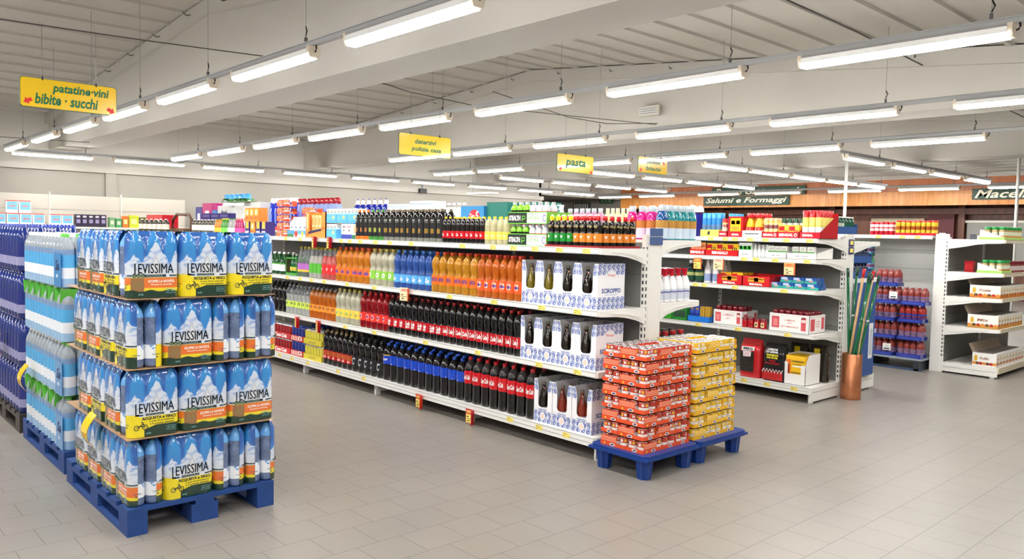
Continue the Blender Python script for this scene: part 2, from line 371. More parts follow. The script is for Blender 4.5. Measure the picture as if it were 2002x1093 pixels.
# hanging aisle signs
def arrow(g, cx, cz, s, right, y):
    sg = 1 if right else -1
    P = [(-1, .45), (0, .45), (0, .95), (1, 0), (0, -.95), (0, -.45), (-1, -.45)]
    ang = -.5*sg
    pts = [(sg*a, b) for a, b in P]; pts = [(a*cos(ang)-b*sin(ang), a*sin(ang)+b*cos(ang)) for a, b in pts]
    g.add([(cx+a*s, y, cz+b*s) for a, b in pts], [tuple(range(7)) if not right else tuple(range(6, -1, -1))], paint(206, 40, 34))
def aisle_sign(y0, y1, z0, z1, lines, arrows, label, wz):
    w, h = y1-y0, z1-z0
    b = .016
    rr = [(-w/2+b, -h/2), (w/2-b, -h/2), (w/2, -h/2+b), (w/2, h/2-b), (w/2-b, h/2), (-w/2+b, h/2), (-w/2, h/2-b), (-w/2, -h/2+b)]
    g = G(); g.prism(rr, -.009, .009, M('sign_yellow', (224, 184, 22), .18, coat=.5))
    e = G(); e.prism([(a*1.012, c*1.035) for a, c in rr], -.006, .006, paint(34, 88, 62))
    l = G()
    for t, cx, cz, tw, th in lines: l.text(t, cx*w, cz*h, tw*w, th*h, paint(14, 104, 62), -.0105, shear=.18, bold=.03)
    ar = G()
    for cx, cz, s, rgt in arrows: arrow(ar, cx*w, cz*h, s, rgt, -.0105)
    ws = []
    for sx in (-.28, .28):
        q = G(); q.tube([(sx*w, 0, h/2), (sx*w, 0, wz-(z0+z1)/2-.007)], .0023, paint(130, 126, 118), 4); q.box(sx*w-.006, sx*w+.006, -.011, .011, h/2-.012, h/2+.02, DARK); ws.append(('hanging_wire', q))
    parts = [('edge', e), ('lettering', l, 'green italic lettering')]+([('arrow', ar, 'red arrows')] if arrows else [])+ws
    Spec('aisle_sign', 'sign', g, *parts).put((-8.0, (y0+y1)/2, (z0+z1)/2), label, 'yellow aisle signs', pi/2)
aisle_sign(1.51, 2.28, 2.625, 2.875, [('patatine\u00b7vini', .12, .19, .60, .38), ('bibite \u00b7 succhi', -.03, -.19, .66, .38)], [(-.43, -.3, .035, False), (.44, -.36, .035, True)], 'yellow hanging sign reading patatine vini bibite succhi', 3.36)
aisle_sign(5.44, 6.22, 2.535, 2.79, [('detersivi', .0, .18, .42, .24), ('pulizia casa', .02, -.2, .58, .27)], [], 'yellow hanging sign reading detersivi pulizia casa under a lamp', 3.28)
aisle_sign(8.16, 8.93, 2.52, 2.77, [('pasta', 0, 0, .56, .56)], [(-.42, -.36, .03, False), (.44, -.42, .03, True)], 'yellow hanging sign reading pasta', 3.32)
aisle_sign(10.0, 10.75, 2.63, 2.88, [('panificati', .02, .18, .48, .3), ('farina-riso', .02, -.2, .52, .3)], [(-.42, -.36, .035, False), (.38, .2, .035, True)], 'yellow hanging sign reading panificati farina riso', 3.3)
def cable(pts, label, r=.006):
    g = G(); g.tube(pts, r, paint(70, 64, 60), 5); Spec('steel_cable', 'cable', g).put((0, 0, 0), label, 'steel cables under the roof')
cable([(-8, -.4, 3.3), (-8, 1.3, 3.33), (-8, 2.5, 3.36), (-8, 4.24, 3.43)], 'thin dark cable holding the patatine sign')
cable([(-8, 4.98, 3.37), (-8, 5.58, 3.29), (-8, 6.63, 3.25), (-8, 10.44, 3.42)], 'thin dark cable holding the detersivi sign')
cable([(-7.98, 6.9, 3.47), (-7.98, 8.36, 3.30), (-7.98, 9.2, 3.30), (-7.98, 10.44, 3.44)], 'thin dark cable holding the pasta sign')
cable([(-3.9, 4.98, 3.9), (-3.92, 8.6, 3.86), (-3.93, 10.44, 3.8)], 'dark cable crossing the near roof bay at the right', .009)
cable([(-3.94, 11.22, 3.74), (-3.95, 13.0, 3.7), (-3.95, 16.6, 3.6)], 'dark cable crossing the far roof bay at the right', .009)
cable([(-16.5, 2.0, 3.1), (-16.5, 4.24, 3.15)], 'thin cable near the left wall under the first lamp row')
def pole(x, y, z0, label):
    g = G(); g.tube([(0, 0, z0), (0, 0, 3.42)], .03, WHITE, 10); b = G(); b.lathe([(0, z0), (.07, z0), (.07, z0+.02), (.03, z0+.06)], WHITE, 10)
    Spec('power_pole', 'pole', g, ('base', b)).put((x, y, 0), label, 'white power poles')
pole(-7.4, 16.0, 0, 'slim white pole rising behind the household shelf end')
pole(-4.97, 18.4, 0, 'slim white pole rising behind the white shelving at the right')

# ---------------------------------------------------------------- shelving
SLOT = paint(60, 62, 66)
def bracket(D, lift=0):
    P = [(0.0, -.001), (0, -.042), (.06, -.046), (.18, -.05), (.30, -.064), (.42, -.09), (D, -.125), (D, -.001)]
    return P
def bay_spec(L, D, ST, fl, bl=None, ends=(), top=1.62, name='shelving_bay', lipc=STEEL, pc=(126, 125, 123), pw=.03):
    """x 0..L, front edge y=0, spine y=D..D+ST, back shelves to y=2D+ST; fl/bl: shelf tops."""
    parts = []
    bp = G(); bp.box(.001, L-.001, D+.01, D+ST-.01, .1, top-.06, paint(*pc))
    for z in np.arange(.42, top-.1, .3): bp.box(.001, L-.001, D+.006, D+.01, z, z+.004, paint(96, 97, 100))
    parts.append(('back_panel', bp))
    for x in (0, L):
        if x == L and 1 not in ends: continue
        p = G(); xa, xb = (x+.0004, x+pw) if x == 0 else (x-pw, x+.004)
        p.box(xa, xb, D-.012, D+ST+.012, 0, top, STEEL)
        for z in np.arange(.2, top-.08, .05):
            for yy in ((D-.0135, ) if pw > .02 else ()): p.box(xa+.010, xb-.010, yy, D-.01, z, z+.026, SLOT)
        e = 0 if x == 0 else 1
        if e in ends:
            for z in np.arange(.2, top-.08, .05):
                q = (xb, xb+.0012) if e else (xa-.0012, xa)
                p.box(q[0], q[1], D-.002, D+.012, z, z+.028, SLOT)
            cov = G(); q = (xb, xb+.004) if e else (xa-.004, xa); cov.box(q[0], q[1], D+.028, D+ST-.028, .02, top+.012, STEEL)
            parts.append(('post_cover', cov))
        parts.append(('post', p))
    for side, lv in ((0, fl), (1, bl or [])):
        Y = (lambda y: y) if side == 0 else (lambda y: 2*D+ST-y)
        for i, z in enumerate(lv):
            bot = i == 0
            s = G(); a, b = sorted((Y(.004), Y(D))); s.box(.003, L-.003, a, b, z-.03, z, STEEL)
            r = G(); h = .066 if bot else .042
            a, b = sorted((Y(-.012), Y(.006))); r.box(.002, L-.002, a, b, z-h, z+.002, lipc)
            a, b = sorted((Y(-.0135), Y(-.012))); r.box(.002, L-.002, a, b, z-.006, z-.003, GREY); r.box(.002, L-.002, a, b, z-.04, z-.037, GREY)
            parts.append(('shelf', s, None, [('ticket_rail', r)]))
            for e in ends:
                k = G(); x0, x1 = (L-.004, L+.010) if e else (-.010, .004)
                if bot:
                    P = [(Y(0), 0.02), (Y(0), z-.002), (Y(D), z-.002), (Y(D), .02)]
                    k.prism(P if side == 0 else P[::-1], x0, x1, STEEL, 'x')
                    a, b = sorted((Y(.02), Y(D-.02))); k.box(x1 if e else x0-.002, x1+.002 if e else x0, a, b, z-.05, z-.046, GREY)
                else:
                    P = [(Y(a), z+b) for a, b in bracket(D)]
                    k.prism(P, x0, x1, STEEL, 'x')
                    for off in (.018, .034):
                        Q = [(Y(a), z+b) for a, b in ((.12, -.012-off*.3), (.30, -.022-off*.5), (D-.05, -.045-off), (D-.05, -.053-off), (.30, -.028-off*.5), (.12, -.017-off*.3))]
                        k.prism(Q, x1 if e else x0-.004, x1+.004 if e else x0, STEEL, 'x')
                parts.append(('end_bracket', k))
        if lv:
            for x in ((0, L) if 1 in ends else (0,)):
                f = G(); a, b = sorted((Y(.03), Y(D))); xx = (x, x+.03) if x == 0 else (x-.03, x)
                f.box(xx[0], xx[1], a, b, .03, lv[0]-.03, STEEL); a, b = sorted((Y(.03), Y(.08))); f.box(xx[0], xx[1], a, b, .0, .03, STEEL)
                a, b = sorted((Y(.028), Y(.03))); f.box(xx[0]+.01, xx[1]-.01, a, b, .05, .075, SLOT)
                parts.append(('foot', f))
    kick = G(); kick.box(.001, L-.001, D+.0, D+ST, .0, .1, DARK); parts.append(('plinth', kick))
    return Spec(name, 'shelving', None, *parts)
AF = [.17, .64, 1.075, 1.515]; AB = [.17, .62, 1.10, 1.58]
BL = 1.455
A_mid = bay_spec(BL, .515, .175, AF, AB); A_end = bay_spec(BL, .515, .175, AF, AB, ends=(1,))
A_end.put((-3.66-BL, 4.187, 0), 'white drinks shelving bay at the near end beside the can pallets', 'drinks shelving bays')
for i in range(1, 7): A_mid.put((-3.66-BL*(i+1), 4.187, 0), 'white drinks shelving bay, %s from the near end' % nth(i), 'drinks shelving bays')
BF = [.16, .678, 1.113, 1.415, 1.618]
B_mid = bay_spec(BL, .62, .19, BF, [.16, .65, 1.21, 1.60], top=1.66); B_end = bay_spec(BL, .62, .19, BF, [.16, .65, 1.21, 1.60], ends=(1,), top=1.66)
B_end.put((-3.655-BL, 7.33, 0), 'white household shelving bay with red insect sprays on top', 'household shelving bays')
for i in range(1, 4): B_mid.put((-3.655-BL*(i+1), 7.33, 0), 'white household shelving bay, %s from the red sprays' % nth(i), 'household shelving bays')
CF = [.125, .589, .953, 1.255, 1.655]
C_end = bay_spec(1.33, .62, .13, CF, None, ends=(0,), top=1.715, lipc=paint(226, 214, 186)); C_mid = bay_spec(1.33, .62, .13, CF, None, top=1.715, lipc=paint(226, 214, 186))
C_end.put((-2.95, 10.55, 0), 'white end shelving at the right with fruit snack boxes', 'white shelving at the right', pi/2)
C_mid.put((-2.95, 11.88, 0), 'white shelving behind the fruit snack boxes at the right edge', 'white shelving at the right', pi/2)
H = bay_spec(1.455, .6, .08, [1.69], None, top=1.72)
g = G()
parts = []
bp = G(); bp.box(0, 1.45, .6, .66, .0, 1.68, paint(214, 214, 210))
for z in (.55, .9, 1.25, 1.5): bp.box(0, 1.45, .597, .6, z, z+.005, GREY)
sh = G(); sh.box(0, 1.45, .0, .6, 1.665, 1.69, STEEL); rl = G(); rl.box(0, 1.45, -.012, .004, 1.648, 1.692, STEEL)
po = G(); po.box(-.03, .03, .57, .68, 0, 1.7, STEEL)
Spec('header_unit', 'shelving', None, ('back_panel', bp), ('shelf', sh, None, [('ticket_rail', rl)]), ('post', po)).put((-5.18, 10.5, 0), 'shelving unit with one top shelf over the juice pallet')
# price tickets on the rails
tk = G(); tk.box(-.036, .036, -.0012, 0, -.018, .018, TAG); tp = G()
for a, b, c, d in ((-.03, .0, .006, .012), (-.03, -.012, -.012, -.004), (.018, .03, -.012, -.006), (-.004, .012, -.002, .003)): tp.box(a, b, -.0016, -.0012, c, d, paint(184, 160, 76))
TICKET = Spec('price_ticket', 'price tag', tk, ('print', tp))
def tickets(xs, yf, zt, place, h=.042):
    for i, x in enumerate(sorted(xs)): TICKET.put((x, yf-.0137, zt-h/2), 'yellow price ticket, %s from left on the %s' % (nth(i), place), 'price tickets on the '+place)
P1, P2, P3, P4 = 'top drinks shelf', 'second drinks shelf', 'third drinks shelf', 'bottom drinks shelf'
tickets((-8.372, -8.031, -7.154, -6.984, -6.79, -6.513, -6.267, -5.919, -5.179, -4.787, -4.544, -4.303, -4.044, -3.777), 4.187, 1.515, P1)
tickets((-8.33, -8.026, -7.77, -7.493, -7.025, -6.522, -5.341, -4.761, -4.216, -3.85), 4.187, 1.075, P2)
tickets((-7.058, -6.513, -5.678, -4.953, -4.23, -3.834), 4.187, .64, P3)
tickets((-8.512, -8.209, -7.838, -7.192, -6.698, -4.543, -4.214, -3.929), 4.187, .165, P4, .05)
Q = ['top household shelf', 'second household shelf down', 'third household shelf down', 'fourth household shelf down', 'bottom household shelf']
tickets((-4.833, -4.656, -4.54, -4.36, -4.186, -3.958, -3.717), 7.33, 1.618, Q[0])
tickets((-4.423, -4.287, -4.07, -3.734), 7.33, 1.415, Q[1]); tickets((-5.007, -4.896, -4.518, -3.963), 7.33, 1.113, Q[2])
tickets((-4.956, -4.463, -3.905), 7.33, .678, Q[3]); tickets((-4.369, -4.106, -3.811), 7.33, .155, Q[4], .05)
tickets((-4.389, -4.087, -3.901), 10.5, 1.69, 'shelf over the juice pallet')
# offer cards
def offer(x, y, z, head, side, label, tilt=0, light=False, word='OFFERTA'):
    g = G(); g.box(-.05, .05, -.002, 0, -.12, .0, paint(*head)); b = G(); b.box(-.045, .045, -.0032, -.002, -.116, -.045, paint(252, 226, 178) if light else TAG)
    l = G(); l.text(word, 0, -.024, .08, .026, paint(*(side if light else (252, 226, 120))), -.0034, bold=.03)
    for a, c, d, e in ((-.035, -.01, -.07, -.06), (-.035, .03, -.085, -.08), (-.03, .0, -.105, -.095)): l.box(a, c, -.0038, -.0032, d, e, paint(96, 84, 40))
    w = G(); w.prism([(.05, -.002), (.074, -.05), (.078, -.048), (.054, .0)], -.12, 0, paint(*side), 'z')
    Spec('offer_card', 'sign', g, ('price_panel', b), ('lettering', l), ('side_wing', w, 'folded side wing')).put((x, y, z), label, 'offer cards on the shelf rails', tilt)
PK, RD, OR = (214, 60, 84), (198, 28, 40), (238, 96, 40)
offer(-7.70, 4.165, 1.53, PK, RD, 'red offer card, left of the pair on the top drinks shelf'); offer(-7.38, 4.165, 1.53, PK, RD, 'red offer card, right of the pair on the top drinks shelf')
offer(-5.99, 4.155, 1.09, (250, 232, 206), (244, 92, 36), 'pale offer card with orange wing under the blue drinks', .3, True)
offer(-8.06, 4.155, .63, PK, RD, 'red offer card above the blue can packs'); offer(-7.6, 4.165, .63, PK, RD, 'red offer card above the yellow can packs')
offer(-5.75, 4.165, .14, (206, 48, 34), (228, 60, 34), 'orange red offer card under the blue labelled cola'); offer(-5.03, 4.165, .135, (200, 30, 40), (200, 30, 40), 'red offer card under the red labelled cola', 0)
offer(-4.985, 7.31, 1.385, (238, 100, 30), (238, 90, 30), 'orange offer card, leftmost on the second household shelf'); offer(-4.72, 7.30, 1.39, (252, 236, 214), (240, 92, 36), 'pale offer card with orange wing over the white sprays', .25, True)
offer(-3.91, 7.30, 1.375, (246, 180, 110), (238, 84, 34), 'peach offer card, rightmost on the second household shelf', .15, True)
g = G(); g.box(-.008, .0, -.075, .075, -.058, .0, paint(70, 92, 140)); g.box(-.008, .0, -.075, .075, -.122, -.064, paint(70, 92, 140)); f = G(); f.box(0, .002, -.075, .075, -.062, -.06, WHITE)
Spec('label_holder', 'label holder', g, ('edge', f)).put((-3.64, 4.80, 1.668), 'blue label holder on the end post of the drinks shelving')
g = G(); g.box(-.004, .004, -.05, .05, -.07, .0, NAVY); g.box(-.004, .004, -.05, .05, -.15, -.08, NAVY); f = G(); f.box(.004, .006, -.04, .03, -.055, -.012, TAG); f.box(.004, .006, -.04, .03, -.135, -.092, TAG)
Spec('label_holder', 'label holder', g, ('price_panel', f, 'yellow price panels')).put((-3.64, 8.06, 1.62), 'navy label holder on the end post of the household shelving')

# ---------------------------------------------------------------- bottles
WAIST = [(0, 0), (.7, 0), (.93, .015), (1, .05), (1, .38), (.95, .42), (.80, .495), (.84, .55), (.97, .63), (1, .70), (.94, .765), (.72, .845), (.42, .905), (.3, .93), (.29, .95)]
STRAIGHT = [(0, 0), (.7, 0), (.94, .015), (1, .05), (.97, .28), (1, .44), (1, .68), (.95, .75), (.74, .845), (.44, .905), (.3, .93), (.29, .95)]
CONE = [(0, 0), (.7, 0), (.95, .015), (1, .05), (1, .46), (.97, .52), (.80, .64), (.58, .78), (.40, .88), (.32, .93), (.31, .95)]
SPORT = [(0, 0), (.72, 0), (.95, .02), (1, .06), (1, .42), (.9, .47), (.93, .55), (1, .62), (.96, .72), (.78, .80), (.56, .85), (.5, .87)]
def bottle(name, cat, prof, h, r, body, cap, lab=None, top=None, split=.8, text=None, extra=None, labr=1.012, n=14, capr=.36, capz=.93, lbl='label', parts=True):
    P = [(a*r, b*h) for a, b in prof]
    if top:                                            # clear headspace above the drink
        out = []
        for i, p in enumerate(P):
            out.append(p)
            if i+1 < len(P) and p[1] < split*h < P[i+1][1]:
                t = (split*h-p[1])/(P[i+1][1]-p[1]); q = (p[0]+t*(P[i+1][0]-p[0]), split*h); out += [q]
        P = out
    g = G(); g.lathe(P, body, n, zmats=[(split*h, body), (9, top)] if top else None)
    c = G(); cr = capr*r; c.lathe([(cr*.96, capz*h), (cr, capz*h+.002), (cr, h-.003), (cr*.9, h), (0, h)], cap, 10)
    if not parts:
        g2 = g; m0 = len(g.v); g.v += c.v; g.f += [tuple(i+m0 for i in f) for f in c.f]; k = g.mi(cap); g.m += [k]*len(c.f); g.sm += c.sm
    ps = [('cap', c)] if parts else []
    if lab:
        l = G()
        for z0, z1, m in lab:
            rr = r*labr; l.lathe([(rr+.0002*len(l.f)/n, z0*h), (rr+.0002*len(l.f)/n, z1*h)], m, n)
        subs = []
        if text:
            t = G()
            for k_, (s, cx, cz, w, hh, m, sh) in enumerate(text): t.text(s, cx*r, cz*h, w*r, hh*h, m, R=r*labr*(1.02+.008*k_), shear=sh, bold=.03)
            subs = [('lettering', t)]
        if parts: ps.append((lbl, l, None, subs))
        else:
            m0 = len(g.v); g.v += l.v; g.f += [tuple(i+m0 for i in f) for f in l.f]; g.m += [g.mi(l.mats[q]) for q in l.m]; g.sm += l.sm
    if extra: ps += extra
    return Spec(name, cat, g, *ps)
def drinks(x0, x1, n, z, h, desc, place, prof, body, cap, back=True, name='drink_bottle', y=4.25, hb=None, **k):
    r = min((x1-x0)/n*.482, .0525)
    s = bottle(name, 'bottle', prof, h, r, body, cap, **k)
    row(s, x0, x1, n, y+r-.045, z, desc, 'on the '+place)
    if back:
        k2 = dict(k); k2['parts'] = False; k2.pop('text', None)
        s2 = bottle(name, 'bottle', prof, h, r, body, cap, **k2)
        p = (x1-x0)/n
        for i in range(n): s2.put((x0+(i+.5)*p, y+r+.076+random.uniform(-.002, .002), z), '%s, back line, behind the %s on the %s' % (desc.replace(' bottle', ''), nth(i), place), desc.split(' with')[0]+'s in the back line', random.uniform(-.3, .3))
    return s
w_ = paint(245, 244, 240)
# top drinks shelf -------------------------------------------------
Z = 1.5155
sleeve = lambda band, art: [(.0, .12, band), (.12, .74, M('sleeve_black', (24, 22, 24), .3, coat=.3)), (.27, .42, art)]
for x0, x1, n, band, art, d in ((-6.966, -6.718, 3, ORANGE, paint(176, 104, 52), 'black tea bottle with orange base'), (-6.718, -6.454, 3, paint(52, 130, 40), paint(150, 160, 62), 'black tea bottle with green base'), (-6.454, -5.518, 10, paint(120, 120, 112), paint(150, 116, 40), 'black tea bottle with grey base')):
    r = (x1-x0)/n*.47
    h = .295
    g_art = G()
    t = [('thè', 0, .66, 1.0, .05, paint(200, 196, 186), .2), ('freddo', 0, .60, 1.1, .035, paint(150, 146, 140), .2)]
    a = G(); a.lathe([(r*1.02, .26*h), (r*1.02, .40*h)], art, 5, a0=-pi/2-.55, a1=-pi/2+.55)
    s = bottle('tea_bottle', 'bottle', STRAIGHT, h, r, BLACK, {3: ORANGE}.get(n, paint(120, 108, 86)) if band is not paint(52, 130, 40) else paint(60, 150, 60), lab=sleeve(band, paint(24, 22, 24))[:2], text=t, extra=[('fruit_print', a)], lbl='sleeve')
    row(s, x0, x1, n, 4.25, Z, d, 'on the '+P1)
    s2 = bottle('tea_bottle', 'bottle', STRAIGHT, h, r, BLACK, ORANGE if band is ORANGE else paint(120, 108, 86), lab=sleeve(band, art)[:2], parts=False)
    for i in range(n): s2.put((x0+(i+.5)*(x1-x0)/n, 4.35, Z), '%s, back line, %s from left on the %s' % (d, nth(i), P1), 'tea bottles in the back line')
drinks(-5.518, -4.953, 9, Z, .225, 'small dark cola bottle with yellow cap', P1, STRAIGHT, BLACK, YEL, lab=[(.18, .46, RED)], text=[('Co', .1, .32, .8, .12, w_, .2)])
drinks(-4.953, -4.658, 4, Z, .225, 'small pale lemon bottle with yellow cap', P1, STRAIGHT, liquid(226, 220, 178), YEL, lab=[(.18, .46, paint(244, 214, 92))], text=[('Lemon', 0, .32, 1.2, .08, paint(250, 244, 210), .2)])
# energy bottles
def energy(col, n_):
    r, h = .0308, .225
    a = G(); a.lathe([(r*1.015, .16*h), (r*1.015, .44*h)], col, 14)
    l = G(); l.text('Energy', 0, .66*h, 1.5*r, .09*h, paint(214, 190, 120), R=r*1.02, shear=.3); l.text('w', 0, .32*h, .7*r, .1*h, w_, R=r*1.03)
    noz = G(); noz.lathe([(r*.26, .95*h), (r*.26, 1.04*h), (r*.2, 1.05*h), (0, 1.05*h)], M('pale_cap', (250, 226, 210), .4), 8)
    return bottle('energy_bottle', 'bottle', SPORT, h, r, M('energy_black', (26, 22, 20), .12, coat=.4), n_, capr=.58, capz=.85, extra=[('colour_band', a), ('lettering', l), ('nozzle', noz)])
eg, eo = energy(gloss(34, 140, 52), YEL), energy(gloss(226, 138, 52), RED)
row(eg, -4.222, -3.965, 4, 4.239, Z+.0046, 'black energy bottle with green band', 'on the '+P1)
row(eo, -3.965, -3.70, 4, 4.239, Z+.0046, 'black energy bottle with orange band', 'on the '+P1)
for i in range(5): eo.put((-3.735+random.uniform(-.003, .003), 4.32+i*.075, Z+.0046), 'orange banded energy bottle, %s from the front along the shelf end' % nth(i), 'energy bottles along the shelf end', 1.0)
for i in range(6): eo.put((-3.83-i*.066, 4.32, Z+.0046), 'orange banded energy bottle behind the front line, %s from the shelf end' % nth(i), 'energy bottles behind the front line')
g = G(); g.box(-4.225, -3.69, 4.202, 4.66, Z, Z+.004, paint(150, 40, 44)); f = G(); f.box(-4.225, -3.69, 4.2, 4.203, Z, Z+.016, paint(150, 34, 40)); f.box(-3.692, -3.688, 4.203, 4.66, Z, Z+.016, paint(150, 34, 40))
Spec('carton_tray', 'tray', g, ('rim', f)).put((0, 0, 0), 'flat dark red tray under the energy bottles')
# two-tier black and white drink trays
g = G(); W2 = .215
def trayspec(dark):
    g = G(); c = paint(26, 30, 30) if dark else paint(246, 248, 244)
    g.box(-W2/2, W2/2, 0, .28, 0, .004, c); g.box(-W2/2, W2/2, 0, .003, 0, .092, c); g.box(-W2/2, W2/2, .277, .28, 0, .092, c)
    for s in (-1, 1): a, b = sorted((s*W2/2, s*(W2/2-.003))); g.box(a, b, 0, .28, 0, .092, paint(120, 196, 60))
    e = G(); e.box(-W2/2, W2/2, -.001, 0, .086, .092, paint(112, 200, 60)); e.box(-W2/2, W2/2, -.001, 0, 0, .006, paint(112, 200, 60))
    l = G()
    if dark:
        l.text('STEALTH', -.03, .045, .13, .04, w_, -.0012, bold=.05); l.strip([(.055, .02), (.055, .06), (.085, .06), (.085, .04), (.06, .035)], .008, paint(112, 200, 60), -.0012)
    else:
        l.text('STEALTH', -.04, .071, .1, .013, paint(90, 110, 90), -.0012); l.text('NATURAL', -.03, .047, .13, .026, paint(120, 190, 70), -.0012); l.text('WATER', -.04, .024, .07, .01, paint(120, 150, 120), -.0012)
        l.strip([(.085+.018*cos(t), .045+.024*sin(t)) for t in np.linspace(.6, 5.6, 12)], .006, paint(40, 50, 130), -.0012)
    return Spec('drink_tray', 'tray', g, ('green_edge', e), ('lettering', l))
td, tw = trayspec(True), trayspec(False)
sd = bottle('energy_can', 'bottle', SPORT, .165, .031, gloss(130, 205, 40), M('steel_cap', (180, 184, 186), .3), lab=[(.45, .62, gloss(24, 26, 24))], capr=.5, capz=.86)
swt = bottle('water_can', 'bottle', SPORT, .165, .031, gloss(196, 198, 204), M('steel_cap', (180, 184, 186), .3), lab=[(.45, .70, gloss(222, 222, 228)), (.47, .56, gloss(190, 34, 62))], capr=.5, capz=.86)
for lv, z in ((0, Z), (1, Z+.168)):
    for s, t, xx, dn_ in ((sd, td, -4.545, 'black'), (swt, tw, -4.33, 'white')):
        t.put((xx, 4.21, z), '%s printed drink tray, %s of the stack between lemon and energy drinks' % (dn_, ('lower', 'upper')[lv]), 'printed drink trays')
        for i in range(3):
            for j in range(2 if lv else 1):
                s.put((xx-.07+i*.07, 4.246+j*.075, z+.0046), '%s can, %s from left%s in the %s %s tray' % (('green and black', 'silver')[s is swt], nth(i), (' at front', ' at back')[j], ('lower', 'upper')[lv], dn_), 'cans in the printed drink trays')
# left part of the top shelf: can trays, milk cartons, display box, carton packs
def printed_box(name, cat, w, d, h, col, prints=(), words=(), side=None, lid=None):
    """carton with its back at y=d; prints: (x0,x1,z0,z1,mat) on the front; words: (text,cx,cz,w,h,mat,shear)"""
    g = G(); g.box(-w/2, w/2, 0, d, 0, h, col)
    ps = []
    if prints:
        p = G()
        for x0, x1, z0, z1, m in prints: p.box(x0*w-w/2, x1*w-w/2, -.0009, 0, z0*h, z1*h, m)
        for x0, x1, z0, z1, m in (side or ()): p.box(w/2, w/2+.0009, x0*d, x1*d, z0*h, z1*h, m)
        ps.append(('print', p))
    if words:
        l = G()
        for t, cx, cz, ww, hh, m, sh in words: l.text(t, (cx-.5)*w, cz*h, ww*w, hh*h, m, -.0016, shear=sh, bold=.04)
        ps.append(('lettering', l))
    return Spec(name, cat, g, *ps)
TR_R, TR_Y = paint(226, 82, 42), paint(238, 184, 40)
d = .074
def can_spec(col, low):
    g = G(); r = .0338
    g.lathe([(r*.93, 0), (r, .003), (r, .0385), (r, .039), (r, .073), (r*.95, .076), (r*.9, .0755), (r*.88, .074), (0, .074)], low, 12, zmats=[(.0385, low), (.0395, paint(235, 232, 228)), (.0735, col), (9, SILVER)])
    for k in range(6):
        a = -2.6+k*.22
        g.add([(r*1.012*cos(a+q), r*1.012*sin(a+q), z) for q, z in ((0, .006), (.05, .006), (.05, .034), (0, .034))], [(0, 1, 2, 3)], paint(190, 190, 190))
    for k, m in ((0, paint(240, 236, 226)), (2, paint(240, 236, 226)), (1, paint(240, 190, 60)), (3, paint(120, 30, 30))):
        a = -1.9+k*.75
        g.add([(r*1.014*cos(a+q), r*1.014*sin(a+q), z) for q, z in ((0, .046), (.5, .046), (.5, .064), (0, .064))], [(0, 1, 2, 3)], m)
    return Spec('food_can', 'can', g)
CAN_R, CAN_Y = can_spec(gloss(184, 62, 50), paint(240, 238, 236)), can_spec(gloss(226, 186, 50), paint(240, 238, 232))
def tray_spec(col, dk):
    g = G(); L_, S_ = 3*d-.004, 2*d-.004
    def wall(a0, a1, b0, b1): g.box(a0, a1, b0, b1, 0, .026, col)
    g.box(0, L_, 0, S_, 0, .002, col); wall(0, L_, -.002, 0); wall(0, L_, S_, S_+.002); wall(-.002, 0, 0, S_); wall(L_, L_+.002, 0, S_)
    for yy, s in ((-.0025, -1), (S_+.0005, 1)):
        x0 = .004 if s < 0 else L_-.004-1.85*d
        g.box(x0, x0+1.85*d, yy, yy+.002, .026, .066, col)
    p = G()
    for yy, s in ((-.0031, -1), (S_+.0026, 1)):
        x0 = .004 if s < 0 else L_-.004-1.85*d
        for z in (.034, .045, .056): p.box(x0+.004, x0+1.8*d, yy, yy+.0005, z, z+.004, dk)
    lg = G()
    for xx in (.105,): lg.disc(xx, .0125, .024, .0105, paint(242, 236, 226), -.0031, 12); lg.disc(xx, .0125, .016, .006, paint(70, 60, 120), -.0036, 10)
    lg.disc(.035, .0125, .008, .009, paint(250, 190, 60), -.0031, 8)
    for x, s in ((L_+.0031, 1), (-.0031, -1)):
        lg.add([(x, S_/2+.022*cos(2*pi*i/12), .0125+.0105*sin(2*pi*i/12)) for i in range(12)], [tuple(range(12))], paint(242, 236, 226))
        lg.add([(x+.0005*s, S_/2+.014*cos(2*pi*i/10), .0125+.006*sin(2*pi*i/10)) for i in range(10)], [tuple(range(10))], paint(70, 60, 120))
    return Spec('can_tray', 'tray', g, ('stripes', p, 'pale stripes'), ('logo', lg, 'oval emblem'))
TRAY_R, TRAY_Y = tray_spec(TR_R, paint(250, 190, 160)), tray_spec(TR_Y, paint(250, 228, 150))
LAY = {0: [(0, 0, 0), (3, 0, 1), (2, 3, 0), (2, 5, 0)], 1: [(0, 0, 1), (2, 0, 0), (3, 2, 1), (2, 5, 0)]}
INT = {0: [(0, 2, 1)], 1: [(0, 3, 1)]}
def can_stack(x0, y0, z0, T, K, n, col, vis_front=True):
    cnt = 0
    for l in range(n):
        o = l % 2; z = z0+.0885*l; topl = l == n-1
        for gi, (u, v, rot) in enumerate(LAY[o]+(INT[o] if topl else [])):
            jx, jy = random.uniform(-.0008, .0008), random.uniform(-.0008, .0008)
            wx, wy = (2, 3) if rot else (3, 2)
            lx = x0+u*d+jx+(wx*d-.002 if rot else .002); ly = y0+v*d+jy+.002
            T.put((lx, ly, z), '%s card can tray, %s of layer %d from the bottom of the %s stack' % (col, ('front left', 'front right', 'right middle', 'right rear', 'inner left')[gi], l+1, col), '%s can trays' % col, pi/2 if rot else 0)
            for i in range(wx):
                for j in range(wy):
                    cu, cv = u+i, v+j
                    edge = cv == 0 or cu == 4
                    if not (topl or edge): continue
                    K.put((x0+(cu+.5)*d+jx, y0+(cv+.5)*d+jy, z+.0026), '%s label can, layer %d from the bottom, %s across, %s deep in its stack' % (col, l+1, nth(cu), nth(cv)), '%s label cans' % col, random.uniform(-1, 1)+ (0 if cv == 0 else pi/2))
            cnt += 1
